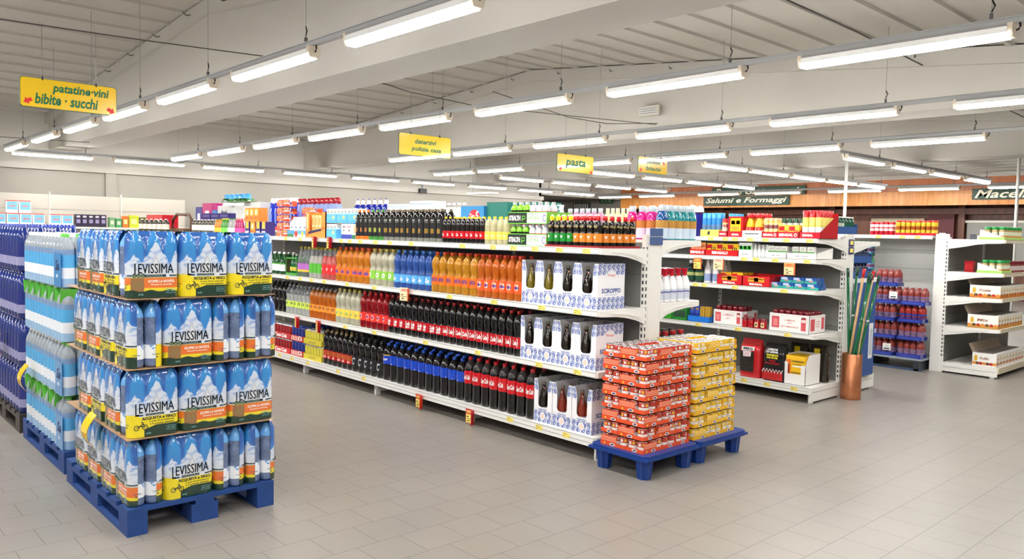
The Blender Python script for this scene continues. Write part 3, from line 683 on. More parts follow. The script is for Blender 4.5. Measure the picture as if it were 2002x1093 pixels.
can_stack(-3.555, 4.125, .168, TRAY_R, CAN_R, 8, 'orange'); can_stack(-3.555, 4.70, .168, TRAY_Y, CAN_Y, 8, 'yellow')
# the short stack of orange trays on the top drinks shelf
YS_ = (4.30, 4.42)
for i, (xx, n_) in enumerate(((-8.86, 5), (-8.46, 4))):
    for l in range(n_):
        TRAY_R.put((xx, YS_[i], Z+.0885*l), 'orange card can tray, layer %d of the %s stack beside the milk cartons' % (l+1, ('tall', 'short')[i]), 'orange can trays on the top shelf')
        for c_ in range(3): CAN_R.put((xx-.002+(c_+.5)*d, YS_[i]+.5*d, Z+.0885*l+.0026), 'red label can, %s in layer %d of the %s stack beside the milk cartons' % (nth(c_), l+1, ('tall', 'short')[i]), 'cans on the top shelf')
def plastic_pallet(y0, y1, label):
    PB = M('pallet_plastic', (16, 58, 136), .35); x0, x1 = -3.62, -3.125
    cx, cy = (x0+x1)/2, (y0+y1)/2; a, b = (x1-x0)/2, (y1-y0)/2
    g = G(); g.prism([(-a+.03, -b), (a-.03, -b), (a, -b+.03), (a, b-.03), (a-.03, b), (-a+.03, b), (-a, b-.03), (-a, -b+.03)], .128, .168, PB, 'z')
    parts = []
    rim = G(); rim.box(-a-.006, a+.006, -b-.006, b+.006, .134, .150, PB); parts.append(('rim', rim))
    for sx in (-1, 1):
        for sy in (-1, 1):
            l = G(); ex, ey = sx*(a-.075), sy*(b-.075)
            pts = []
            for k in range(16):
                q = 2*pi*k/16; r = .062 if k % 2 else .053; pts.append((ex+r*cos(q), ey+r*sin(q)))
            n = 16; vs = [(ex+(p[0]-ex)*.78, ey+(p[1]-ey)*.78, 0) for p in pts]+[(p[0], p[1], .13) for p in pts]
            l.add(vs, [(i, (i+1) % n, (i+1) % n+n, i+n) for i in range(n)]+[tuple(range(n-1, -1, -1))], PB); parts.append(('leg', l))
    Spec('plastic_pallet', 'pallet', g, *parts).put((cx, cy, 0), label, 'blue plastic pallets')
plastic_pallet(4.085, 4.675, 'blue plastic pallet under the orange can stack'); plastic_pallet(4.70, 5.30, 'blue plastic pallet under the yellow can stack')

# milk cartons in a fruit tray, orange display box, pale blue carton packs
g = G(); cw = .095
g.box(-cw/2, cw/2, 0, cw, 0, .15, paint(232, 236, 242)); g.prism([(0, .15), (cw, .15), (cw/2+.006, .2), (cw/2-.006, .2)], -cw/2, cw/2, paint(240, 243, 248), 'x'); g.box(-cw/2, cw/2, cw/2-.004, cw/2+.004, .2, .222, paint(240, 243, 248))
p = G(); p.box(-cw/2, cw/2, -.0009, 0, .0, .06, paint(120, 180, 220)); p.box(-.03, .03, -.001, 0, .08, .14, paint(196, 214, 232)); p.box(-.03, .015, -.0012, -.0009, .1, .108, INK)
MC = Spec('milk_carton', 'carton', g, ('print', p))
for i in range(4): MC.put((-8.42+i*.105, 4.27, Z+.0046), 'white milk carton, %s from left in the fruit printed tray' % nth(i), 'milk cartons')
g = G(); g.box(-8.485, -8.05, 4.25, 4.385, Z, Z+.004, w_); f = G(); f.box(-8.485, -8.05, 4.246, 4.25, Z, Z+.075, paint(220, 232, 238))
fp = G(); fp.box(-8.485, -8.30, 4.2452, 4.246, Z+.03, Z+.075, paint(84, 150, 190)); fp.box(-8.25, -8.05, 4.2452, 4.246, Z+.03, Z+.075, paint(100, 164, 206)); fp.disc(-8.27, Z+.035, .04, .035, paint(200, 60, 44), 4.2448); fp.disc(-8.12, Z+.035, .025, .032, paint(240, 190, 60), 4.2448); fp.box(-8.485, -8.33, 4.245, 4.246, Z, Z+.03, paint(60, 120, 60))
Spec('fruit_tray', 'tray', g, ('front_wall', f, None, [('fruit_print', fp)])).put((0, 0, 0), 'white tray printed with fruit under the milk cartons')
g = G(); OB = paint(236, 146, 60); w0, h0 = .43, .278
g.box(-w0/2, w0/2, 0, .012, 0, .075, OB); g.box(-w0/2, -w0/2+.07, 0, .012, .075, h0, OB); g.box(w0/2-.07, w0/2, 0, .012, .075, h0, OB); g.box(-w0/2, w0/2, .2, .21, 0, h0, OB); g.box(-w0/2, -w0/2+.005, 0, .2, 0, h0, OB); g.box(w0/2-.005, w0/2, 0, .2, 0, h0, OB)
p = G(); p.prism([(-.16, .04), (.12, .075), (.12, .1), (-.16, .065)], -.002, 0, paint(34, 36, 84)); p.prism([(-.2, .02), (.19, .1), (.19, .115), (-.2, .035)], -.0012, 0, paint(226, 90, 44)); p.box(-.2, -.165, -.001, 0, .1, .26, paint(244, 196, 140))
Spec('display_box', 'box', g, ('print', p)).put((-7.82, 4.245, Z), 'orange open display box beside the milk cartons')
GOLD = paint(226, 184, 104)
g = G(); g.box(-.028, .028, -.02, .02, 0, .25, GOLD); p = G(); p.box(-.02, .02, -.0212, -.02, .12, .235, paint(250, 232, 186)); p.box(-.015, .01, -.022, -.0212, .14, .22, paint(214, 160, 70))
ST = Spec('snack_packet', 'packet', g, ('print', p))
for i in range(4): ST.put((-7.94+i*.075, 4.30, Z), 'gold packet, %s from left inside the orange display box' % nth(i), 'gold packets', random.uniform(-.2, .2))
def jpack(w, dz, body, top, dots):
    g = G(); g.box(-w/2, w/2, 0, .12, 0, dz*.62, body); k = 3 if dots else 2
    for i in range(k):
        a = -w/2+i*w/k; g.box(a+.002, a+w/k-.002, .004, .11, dz*.62, dz*.97, top)
    p = G(); p.box(-w/2*.9, w/2*.9, -.001, 0, dz*.2, dz*.5, paint(100, 186, 232)); p.disc(w*.2, dz*.4, .02, .02, paint(236, 200, 120), -.0014)
    for i in range(k):
        a = -w/2+(i+.5)*w/k; p.box(a-w/k*.34, a+w/k*.34, .003, .004, dz*.66, dz*.84, paint(120, 190, 232)); p.disc(a, dz*.8, .012, .012, paint(226, 160, 96), .0024)
    return Spec('carton_pack', 'carton pack', g, ('print', p))
JB = jpack(.205, .155, paint(92, 178, 232), w_, True)
for i in range(3): JB.put((-7.49+i*.212, 4.25, Z+.16), 'pale blue carton pack, %s from left in the upper tier' % nth(i), 'pale blue carton packs')
JB.put((-7.49, 4.25, Z), 'pale blue carton pack, left in the lower tier'); JB.put((-7.285, 4.38, Z), 'pale blue carton pack, lower tier, set back beside the white box')
printed_box('carton_pack', 'carton pack', .205, .12, .152, paint(242, 243, 246), [(0, 1, 0, .3, paint(46, 66, 160)), (.1, .42, .42, .9, w_), (.12, .4, .78, .84, paint(204, 60, 60)), (.2, .3, .5, .64, INK), (.55, .9, .78, .84, paint(204, 60, 60)), (.7, .8, .5, .64, INK)]).put((-7.17, 4.245, Z), 'white carton with blue base in the lower tier')
printed_box('carton_pack', 'carton pack', .10, .12, .152, paint(240, 232, 214), [(0, 1, 0, .28, paint(40, 120, 84)), (.3, .7, .4, .9, paint(232, 190, 150))]).put((-7.015, 4.245, Z), 'cream carton with green base in the lower tier')
# further left on the top shelf
for i, (xx, c1, c2) in enumerate(((-10.55, (226, 150, 40), (40, 90, 60)), (-10.33, (90, 170, 60), (226, 214, 60)), (-10.11, (196, 200, 196), (60, 110, 70)), (-9.89, (214, 60, 130), (236, 110, 70)))):
    s = bottle('juice_bottle', 'bottle', CONE, .21, .028, liquid(*c1), paint(*c2), lab=[(.1, .42, paint(*[min(255, int(v*1.1+20)) for v in c1]))], parts=False)
    for k in range(4): s.put((xx-.085+k*.057, 4.29, Z), '%s juice bottle, %s of its four on the top shelf' % (('amber', 'green', 'clear', 'pink')[i], nth(k)), 'small juice bottles')
OX = paint(240, 140, 52); VIO = paint(58, 44, 120)
oc = printed_box('snack_carton', 'carton', .12, .12, .17, OX, [(.1, .9, .45, .9, paint(248, 190, 90)), (.15, .7, .2, .35, paint(236, 90, 50))], [('a', .5, .65, .3, .3, w_, .2)])
vc = printed_box('snack_carton', 'carton', .12, .12, .17, VIO, [(.2, .85, .5, 1, paint(246, 190, 70)), (.1, .9, .15, .32, paint(240, 230, 240))])
for i in range(4): (vc if i in (0, 2, 3) else oc).put((-9.62+i*.155, 4.27, Z), '%s carton, %s from left in the lower carton row' % (('orange', 'violet')[i in (0, 2, 3)], nth(i)), 'snack cartons')
for i in range(3): oc.put((-9.62+i*.13, 4.27, Z+.171), 'orange carton, %s from left in the upper carton row' % nth(i), 'snack cartons')

# second drinks shelf ------------------------------------------------
Z = 1.0755
gk = gloss(24, 104, 44); TLW = paint(244, 240, 232)
drinks(-9.45, -8.52, 8, Z, .255, 'small green bottle with white cap', P2, CONE, liquid(30, 92, 40), w_, lab=[(.15, .45, w_), (.45, .5, paint(90, 180, 70))])
g = G(); 
for (a, b, c, e) in ((-.14, .14, 0, .03), (-.14, -.125, .03, .2), (.125, .14, .03, .2), (-.14, .14, .19, .205)): g.box(a, b, 0, .004, c, e, paint(70, 150, 60))
g.box(-.14, .14, 0, .2, 0, .003, paint(70, 150, 60)); g.box(.136, .14, 0, .2, 0, .2, paint(96, 176, 76)); g.box(-.14, -.136, 0, .2, 0, .2, paint(80, 72, 52))
Spec('bottle_carrier', 'carrier', g).put((-8.34, 4.225, Z), 'green card carrier around the small green bottles')
sg = bottle('drink_bottle', 'bottle', CONE, .24, .036, M('bottle_green', (20, 92, 44), .08, coat=.4), w_, lab=[(.14, .44, gloss(30, 120, 50)), (.2, .38, paint(210, 190, 80))])
for i in range(3): sg.put((-8.42+i*.082, 4.29, Z+.0036), 'small dark green bottle, %s from left in the green carrier' % nth(i), 'bottles in the green carrier')
drinks(-8.18, -7.917, 3, Z, .335, 'drink bottle with violet and yellow label', P2, CONE, CLEAR, paint(200, 184, 60), lab=[(.17, .24, paint(240, 200, 60)), (.24, .45, paint(180, 110, 190))], extra=None)
drinks(-7.917, -7.645, 3, Z, .335, 'clear drink bottle with green label', P2, CONE, liquid(206, 206, 196), paint(200, 184, 60), top=CLEAR, split=.72, lab=[(.17, .48, gloss(96, 186, 66))])
drinks(-7.645, -7.354, 3, Z, .335, 'pink drink bottle with red label', P2, CONE, liquid(222, 108, 100), paint(200, 190, 70), top=CLEAR, split=.74, lab=[(.17, .48, gloss(226, 60, 60))], text=[('F', -.1, .32, .5, .1, TLW, .2)])
oj = liquid(236, 146, 32)
drinks(-7.354, -6.70, 6, Z, .355, 'orange soda bottle with violet lettering', P2, WAIST, oj, paint(214, 76, 40), lab=[(.19, .42, gloss(240, 122, 46))], text=[('Soda', 0, .30, 1.3, .12, paint(84, 60, 170), .35)])
drinks(-6.70, -6.27, 4, Z, .355, 'pale lemonade bottle with lime label', P2, WAIST, liquid(216, 212, 186), paint(206, 190, 80), lab=[(.17, .40, gloss(150, 208, 80))], text=[('o', 0, .28, .8, .14, w_, .2)])
drinks(-6.27, -5.679, 6, Z, .355, 'blue drink bottle with pale blue label', P2, WAIST, liquid(60, 104, 190), paint(66, 130, 210), lab=[(.15, .37, gloss(96, 176, 232))], text=[('Go', 0, .26, 1.1, .13, w_, .2)])
drinks(-5.679, -5.038, 6, Z, .355, 'orange soda bottle with dark blue lettering', P2, WAIST, liquid(226, 160, 40), paint(226, 80, 44), lab=[(.19, .42, gloss(244, 120, 34))], text=[('FANTA', 0, .315, 1.55, .10, paint(36, 46, 150), .0)])
drinks(-5.038, -4.495, 6, Z, .355, 'deep orange soda bottle with pale emblem', P2, WAIST, liquid(226, 118, 32), paint(220, 70, 44), lab=[(.16, .42, gloss(240, 96, 44))], text=[('O', 0, .30, 1.3, .19, paint(250, 226, 196), 0), ('aranciata', 0, .30, 1.4, .07, paint(50, 66, 170), .3)])
# third drinks shelf -------------------------------------------------
Z = .6405
drinks(-9.3, -8.458, 8, Z, .335, 'dark cola bottle with dark cap', P3, WAIST, BLACK, DARK)
drinks(-8.458, -7.899, 6, Z, .33, 'clear drink bottle with lime label', P3, WAIST, liquid(206, 210, 206), GREY, top=CLEAR, split=.68, lab=[(.24, .45, paint(206, 226, 90))], text=[('O', .2, .37, 1.0, .1, paint(24, 34, 70), 0)])
drinks(-7.899, -7.346, 6, Z, .33, 'amber drink bottle with orange label', P3, WAIST, liquid(226, 118, 26), GREY, top=M('amber_neck', (150, 90, 40), .1), split=.72, lab=[(.24, .45, paint(240, 156, 50))], text=[('O', .2, .37, 1.0, .1, paint(24, 28, 60), 0)])
drinks(-7.346, -6.862, 5, Z, .355, 'pale lemon drink bottle with yellow label', P3, WAIST, liquid(222, 220, 196), paint(196, 180, 90), lab=[(.19, .42, gloss(244, 214, 90))], text=[('Lim', 0, .31, 1.0, .1, paint(120, 180, 120), .2)])
drinks(-6.862, -6.356, 5, Z, .355, 'red drink bottle with violet emblem', P3, WAIST, liquid(170, 22, 34), RED, lab=[(.20, .43, gloss(232, 62, 56))], text=[('O', 0, .32, 1.1, .15, paint(250, 190, 170), 0), ('ginger', 0, .32, 1.2, .06, paint(90, 50, 150), .3)])
drinks(-6.356, -5.502, 9, Z, .355, 'cola bottle with slanted white lettering', P3, WAIST, BLACK, gloss(130, 24, 26), lab=[(.17, .41, RED)], text=[('Cola', 0, .32, 1.35, .10, w_, .5), ('zero', 0, .23, 1.2, .06, w_, .5)])
drinks(-5.502, -4.495, 11, Z, .355, 'cola bottle with circled white lettering', P3, WAIST, BLACK, gloss(170, 28, 32), lab=[(.17, .42, RED), ], text=[('Cola', .1, .30, 1.25, .11, w_, .3), ('(', -.75, .30, .25, .2, w_, 0), (')', .85, .30, .25, .2, w_, 0)])
# bottom drinks shelf ------------------------------------------------
Z = .1705
def canpack(w, h, n, body, top, trayc, words, label_h=.4):
    g = G(); r = w/n/2
    cans = G()
    for i in range(n):
        for j in range(2):
            cans.lathe([(r*.86, .0), (r*.98, .008), (r*.98, h*.9), (r*.82, h*.97), (r*.8, h), (r*.76, h-.004), (0, h-.004)], body, 10, c=(-w/2+(i+.5)*2*r, .04+j*2*r, 0), zmats=[(h*.9, body), (9, top)])
    g.box(-w/2, w/2, 0, 4*r+.02, 0, .004, trayc); g.box(-w/2, w/2, 0, .003, 0, h*label_h, trayc)
    for s in (-1, 1): a, b = sorted((s*w/2, s*(w/2-.003))); g.box(a, b, 0, 4*r+.02, 0, h*label_h, trayc)
    l = G()
    for t, cx, cz, ww, hh, m, sh in words: l.text(t, cx*w, cz*h, ww*w, hh*h, m, -.001, shear=sh, bold=.04)
    return Spec('can_pack', 'can pack', g, ('can_block', cans), ('lettering', l))
cc = canpack(.42, .165, 6, gloss(150, 24, 30), SILVER, gloss(212, 34, 40), [('Coca\u00b7Cola', -.05, .2, .7, .26, w_, .3)])
bc = canpack(.285, .165, 4, gloss(30, 50, 130), gloss(60, 90, 190), gloss(206, 46, 52), [('CA', .3, .24, .3, .3, w_, 0), ('||||||', -.15, .2, .6, .3, paint(246, 200, 190), 0)])
yc = canpack(.40, .165, 6, gloss(214, 204, 70), SILVER, paint(222, 206, 60), [('tonic', .0, .18, .4, .16, paint(170, 160, 60), .2)], .36)
for i, xx in enumerate((-8.98, -8.54)):
    for l in range(2): cc.put((xx, 4.21, Z+l*.168), 'red cola can pack, %s of the %s stack on the %s' % (('bottom', 'top')[l], ('left', 'right')[i], P4), 'red cola can packs')
for l in range(2): bc.put((-8.17, 4.21, Z+l*.168), '%s blue can pack with red tray beside the yellow can packs' % ('lower', 'upper')[l]); bc.put((-8.17, 4.44, Z+l*.168), '%s blue can pack at the back behind the blue can packs' % ('lower', 'upper')[l])
for l in range(2): yc.put((-7.81, 4.21, Z+l*.168), '%s yellow can pack with pale tray beside the small colas' % ('lower', 'upper')[l])
drinks(-7.598, -7.01, 6, Z, .365, 'cola bottle with red and gold label', P4, WAIST, BLACK, paint(150, 130, 90), lab=[(.17, .42, RED), (.26, .40, gloss(190, 84, 40))], text=[('cola', 0, .23, 1.2, .07, paint(250, 200, 190), .4)], labr=1.015)
drinks(-7.01, -6.443, 5, Z, .365, 'cola bottle with black and silver label', P4, WAIST, BLACK, DARK, lab=[(.17, .42, paint(36, 36, 40))], text=[('C', -.1, .30, .9, .2, paint(200, 200, 204), .3)])
def pepsi(i):
    return bottle('cola_bottle', 'bottle', STRAIGHT, .355, .0535, BLACK, gloss(40, 90, 200), lab=[(.45, .70, gloss(28, 74, 196))], text=[('pepsi', .25, .58, .9, .08, w_, .1)] if i else None)
hd = G(); hd.tube([(0, 0, .325), (.015, 0, .355), (.055, -.01, .375), (.085, -.01, .382)], .009, gloss(40, 90, 210), 6); hd.tube([(.0, .0, .33), (-.01, 0, .35)], .012, gloss(40, 90, 210), 6)
bp_ = bottle('cola_bottle', 'bottle', STRAIGHT, .355, .0545, BLACK, gloss(40, 90, 200), lab=[(.45, .70, gloss(28, 74, 196))], text=[('|', -.8, .575, .03, .2, paint(120, 150, 220), 0), ('.', .5, .475, .12, .03, w_, 0)], extra=[('carry_handle', hd, 'blue carry handle')])
em = G(); em.add([(.0557*sin(-.35+.25*cos(t)), -.0557*cos(-.35+.25*cos(t)), .205+.017*sin(t)) for t in np.linspace(0, 6.28, 12, endpoint=False)], [tuple(range(12))], w_)
em.add([(.0562*sin(-.35+.2*cos(t)), -.0562*cos(-.35+.2*cos(t)), .207+.012*sin(t)) for t in np.linspace(0, pi, 8)], [tuple(range(8))], RED); em.add([(.0562*sin(-.35+.2*cos(t)), -.0562*cos(-.35+.2*cos(t)), .203+.012*sin(t)) for t in np.linspace(pi, 2*pi, 8)], [tuple(range(8))], BLUE)
bp1 = bottle('cola_bottle', 'bottle', STRAIGHT, .355, .0545, BLACK, gloss(40, 90, 200), lab=[(.45, .70, gloss(28, 74, 196)), (.67, .70, paint(190, 160, 60))], text=[('pepsi', .35, .57, .8, .08, w_, .1)], extra=[('carry_handle', hd, 'blue carry handle'), ('emblem', em)], labr=1.02)
pp = (6.443-5.195)/11
for i in range(11): (bp1 if i == 0 else bp_).put((-6.443+(i+.5)*pp, 4.26, Z), 'large cola bottle with blue label and handle, %s from left' % nth(i), 'blue labelled cola bottles', random.uniform(-.5, .5) if i else 0)
for i in range(11): bp_.put((-6.443+(i+.5)*pp, 4.38, Z), 'large blue label cola in the back line, %s from left' % nth(i), 'blue labelled cola bottles', random.uniform(-.5, .5))
drinks(-5.195, -4.325, 8, Z, .385, 'large cola bottle with wide red label', P4, STRAIGHT, BLACK, RED, top=M('smoky_clear', (92, 86, 86), .06, trans=.6, ior=1.25, coat=.6), split=.745, lab=[(.42, .70, gloss(206, 26, 36))], text=[('Coca\u00b7Cola', 0, .56, 1.5, .11, w_, .35)], hb=1)
# syrup boxes ---------------------------------------------------------
SB = paint(240, 240, 243, rough=.35); WV = paint(58, 92, 176)
def spiral(g, cx, cz, s, y, flip=1):
    pts = [(cx+flip*s*(.12+.30*t/(2*pi)*.5)*cos(t), cz+s*(.12+.30*t/(2*pi)*.5)*sin(t)) for t in np.linspace(0, 3.4*pi, 22)]
    g.strip(pts, s*.11, WV, y)
    g.strip([(cx+flip*s*(.62)*cos(t), cz+s*.62*sin(t)-.1*s) for t in np.linspace(-.4, 2.2, 9)], s*.1, WV, y)
def syrup_box():
    w, D, h = .193, .30, .33
    g = G()
    u = [(-w/2, 0), (w/2, 0), (w/2, h), (w/2-.03, h), (w/2-.045, h-.06), (w/2-.045, .14)]+[(w/2-.045-.025+.025*cos(t), .14-.025*sin(t)) for t in np.linspace(0, pi/2, 5)][1:]
    u += [(-a, b) for a, b in u[::-1]]
    u = u[:-1]+[u[-1]]
    # the front panel is built as strips around the window
    g.box(-w/2, w/2, 0, .004, 0, .115, SB)
    for s in (-1, 1):
        P = [(s*w/2, .115), (s*w/2, h), (s*(w/2-.03), h), (s*(w/2-.045), h-.07), (s*(w/2-.045), .14), (s*(w/2-.053), .123), (s*(w/2-.07), .115)]
        g.prism(P if s < 0 else P[::-1], 0, .004, SB)
        a, b = sorted((s*w/2, s*(w/2-.004))); g.box(a, b, .004, D, 0, h, SB)
    g.box(-w/2, w/2, D-.004, D, 0, h, SB); g.box(-w/2, w/2, 0, D, 0, .004, SB)
    p = G()
    for k in range(4): spiral(p, -w/2+.024+k*.048, .064, .046, -.0012, 1 if k < 2 else -1); spiral(p, -w/2+.024+k*.048, .02, .046, -.0012)
    for s in (-1, 1):
        spiral(p, s*(w/2-.02), h-.028, .036, -.0012, s); spiral(p, s*(w/2-.024), h-.07, .044, -.0012, s)
    p.disc(0, .05, .03, .03, SB, -.0016); p.disc(0, .048, .022, .02, paint(240, 214, 200), -.002)
    q = G()
    for k in range(6):
        for zz in (.02, .064, h-.022, h-.064): spiral(q, .025+k*.05, zz, .046, 0)
    q.v = [(w/2+.0012, x, z) for x, y, z in q.v]; m0 = len(p.v); p.v += q.v; p.f += [tuple(i+m0 for i in f) for f in q.f]; p.m += [p.mi(q.mats[i]) for i in q.m]; p.sm += q.sm
    dv = [(w/2+.0016, D/2+.05*cos(2*pi*i/16), h-.08+.035*sin(2*pi*i/16)) for i in range(16)]; p.add(dv, [tuple(range(16))], SB)
    l = G(); l.text('SCIROPPO', 0, .099, .09, .013, WV, -.0012, bold=.02); l.textx('SCIROPPO', D/2, .135, .21, .034, paint(52, 78, 150), w/2+.0012, bold=.03); l.textx('Fiorgo', D/2, h-.085, .085, .022, paint(230, 130, 120), w/2+.0022, shear=.3)
    l.add([(w/2+.0012, D/2+a, b) for a, b in ((-.07, .104), (.07, .104), (.07, .106), (-.07, .106))], [(0, 1, 2, 3)], WV)
    i_ = G(); i_.box(-w/2+.005, w/2-.005, D-.006, D-.0045, .005, h-.003, paint(150, 150, 154))
    return Spec('syrup_box', 'box', g, ('wave_print', p, 'blue curl pattern'), ('lettering', l, 'blue lettering'), ('inner_wall', i_))
SYB = syrup_box()
def syrup_bottle(col):
    P = [(0, 0), (.8, 0), (1, .02), (1, .50), (.92, .58), (.6, .72), (.42, .80), (.36, .86), (.36, .93)]
    r, h = .037, .30
    st = G(); st.tube([(r*.38*cos(t), r*.38*sin(t), .262) for t in np.linspace(0, 2*pi, 10)], .003, SILVER, 4); st.tube([(r*.3, -r*.3, .262), (r*.9, -r*.6, .235), (.9*r, -.9*r, .2)], .0025, SILVER, 4)
    be = G(); be.lathe([(0, -.008), (.008, 0), (0, .008)], paint(220, 160, 140), 8, c=(r*.6, -r*.6, .255))
    return bottle('syrup_bottle', 'bottle', P, h, r, col, paint(120, 112, 100), lab=[(.1, .36, paint(206, 212, 226)), (.22, .30, paint(150, 170, 210))], extra=[('swing_clip', st), ('stopper', be)], capr=.40, capz=.93)
cols = {'olive': M('syrup_olive', (120, 104, 30), .08, coat=.4), 'dark': M('syrup_dark', (34, 26, 20), .08, coat=.4), 'red': M('syrup_red', (134, 50, 34), .08, coat=.4)}
SBT = {k: syrup_bottle(v) for k, v in cols.items()}
for z, xs, cs, pl in ((1.0755, [-4.387, -4.191, -3.995, -3.799], ['olive', 'olive', 'dark', 'dark'], P2), (.6405, [-4.387, -4.191, -3.995, -3.799], ['dark']*4, P3), (.1705, [-4.22, -4.02, -3.82], ['dark', 'red', 'red'], P4)):
    for i, (xx, c_) in enumerate(zip(xs, cs)):
        SYB.put((xx, 4.215, z), 'white syrup box with blue curls, %s from left on the %s' % (nth(i), pl), 'syrup boxes')
        for j in range(3):
            for k in (-.043, .043):
                SBT[c_].put((xx+k, 4.266+j*.088, z+.0046), '%s syrup bottle, %s row %s in the %s box on the %s' % (c_, nth(j), ('left', 'right')[k > 0], nth(i), pl), 'syrup bottles', random.uniform(-.25, .25))

# ---------------------------------------------------------------- water pallets
PBW = paint(34, 72, 140, rough=.6, var=.25, vscale=14)
def euro(x1, y0, label, col):
    Lx, Wy = 1.2, .8
    dk = G()
    for i in range(7): a = i*(Lx-.12)/6; dk.box(-a-.12-(.02 if i in (0, 6) else 0)*0, -a, 0, Wy, .122, .144, col)
    for y in (0, .35, .7): dk.box(-Lx, 0, y, y+.1, .1, .122, col)
    parts = []
    for i in range(3):
        for j in range(3):
            b = G(); xx = -(i*(Lx-.145)/2); yy = j*(Wy-.1)/2; bw = .1 if j != 1 else .145; yy = (0, .3275, .7)[j]
            b.box(xx-.145, xx, yy, yy+bw, .022, .1, col); parts.append(('block', b))
    for j, (yy, bw) in enumerate(((0, .1), (.3275, .145), (.7, .1))):
        r = G(); r.box(-Lx, 0, yy, yy+bw, 0, .022, col); parts.append(('runner', r))
    Spec('wooden_pallet', 'pallet', dk, *parts).put((x1, y0, 0), label, 'wooden pallets under the water packs')
euro(-4.25, 1.25, 'blue wooden pallet under the mountain printed water packs', PBW)
euro(-5.60, 1.27, 'blue wooden pallet under the pale blue water packs', PBW)
euro(-6.92, 1.27, 'dark pallet under the navy bottle packs', paint(60, 52, 50))
euro(-8.2, 1.27, 'dark pallet under the pink packs at the left edge', paint(60, 52, 50))
WB = M('water_bottle', (116, 136, 176), .06, coat=1, bump=1.0, bscale=42, var=.45, vscale=26); WBL = M('water_bottle_light', (104, 168, 228), .08, coat=.8, bump=.3, bscale=40)
CAPG = gloss(24, 70, 66); R0 = .0433
def envR(z):
    if z < .278: return R0
    t = min(1, (z-.278)/.072); return max(.02, R0*sqrt(max(0, 1-t**2.4)))
def botR(z):
    pts = [(0, .036), (.01, .043), (.03, R0), (.25, R0), (.272, .0425), (.295, .036), (.313, .025), (.326, .0145), (.35, .0145)]
    for (a, r), (b, q) in zip(pts, pts[1:]):
        if z <= b: return r+(q-r)*(z-a)/(b-a)
    return .0145
def water_bottle():
    zs = [0, .008, .02, .04, .045, .12, .125]+list(np.arange(.132, .245, .0075))+[.25, .262, .275, .29, .302, .312, .322, .335]
    P = [(0, 0)]+[(botR(z)*(1-(.055 if .125 < z < .245 and int(round((z-.125)/.0075)) % 2 else 0)), z) for z in zs]
    g = G(); g.lathe(P, WB, 14, zmats=[(.262, WB), (9, WBL)])
    c = G(); c.lathe([(.0155, .325), (.0158, .327), (.0158, .343), (.014, .347), (0, .347)], CAPG, 10)
    l = G(); l.lathe([(R0+.0006, .045), (R0+.0006, .118)], paint(236, 240, 246), 14)
    wv = G()
    for k in range(4):
        a0 = -pi/2-.9+k*1.5
        wv.add([((R0+.0011)*cos(a0+t), (R0+.0011)*sin(a0+t), z) for t, z in [(q, .117) for q in np.linspace(0, .9, 7)]]+[((R0+.0011)*cos(a0+t), (R0+.0011)*sin(a0+t), .117-.024*(1-abs(2*t/.9-1))**.7) for t in np.linspace(.9, 0, 7)], [tuple(range(14))], paint(90, 150, 214))
    tx = G(); tx.text('Levissima', 0, .068, .05, .009, paint(60, 80, 110), R=R0+.0012); tx.box(-.005, .005, -R0-.0018, -R0-.0005, .05, .055, paint(60, 66, 80))
    return g, c, l, wv, tx
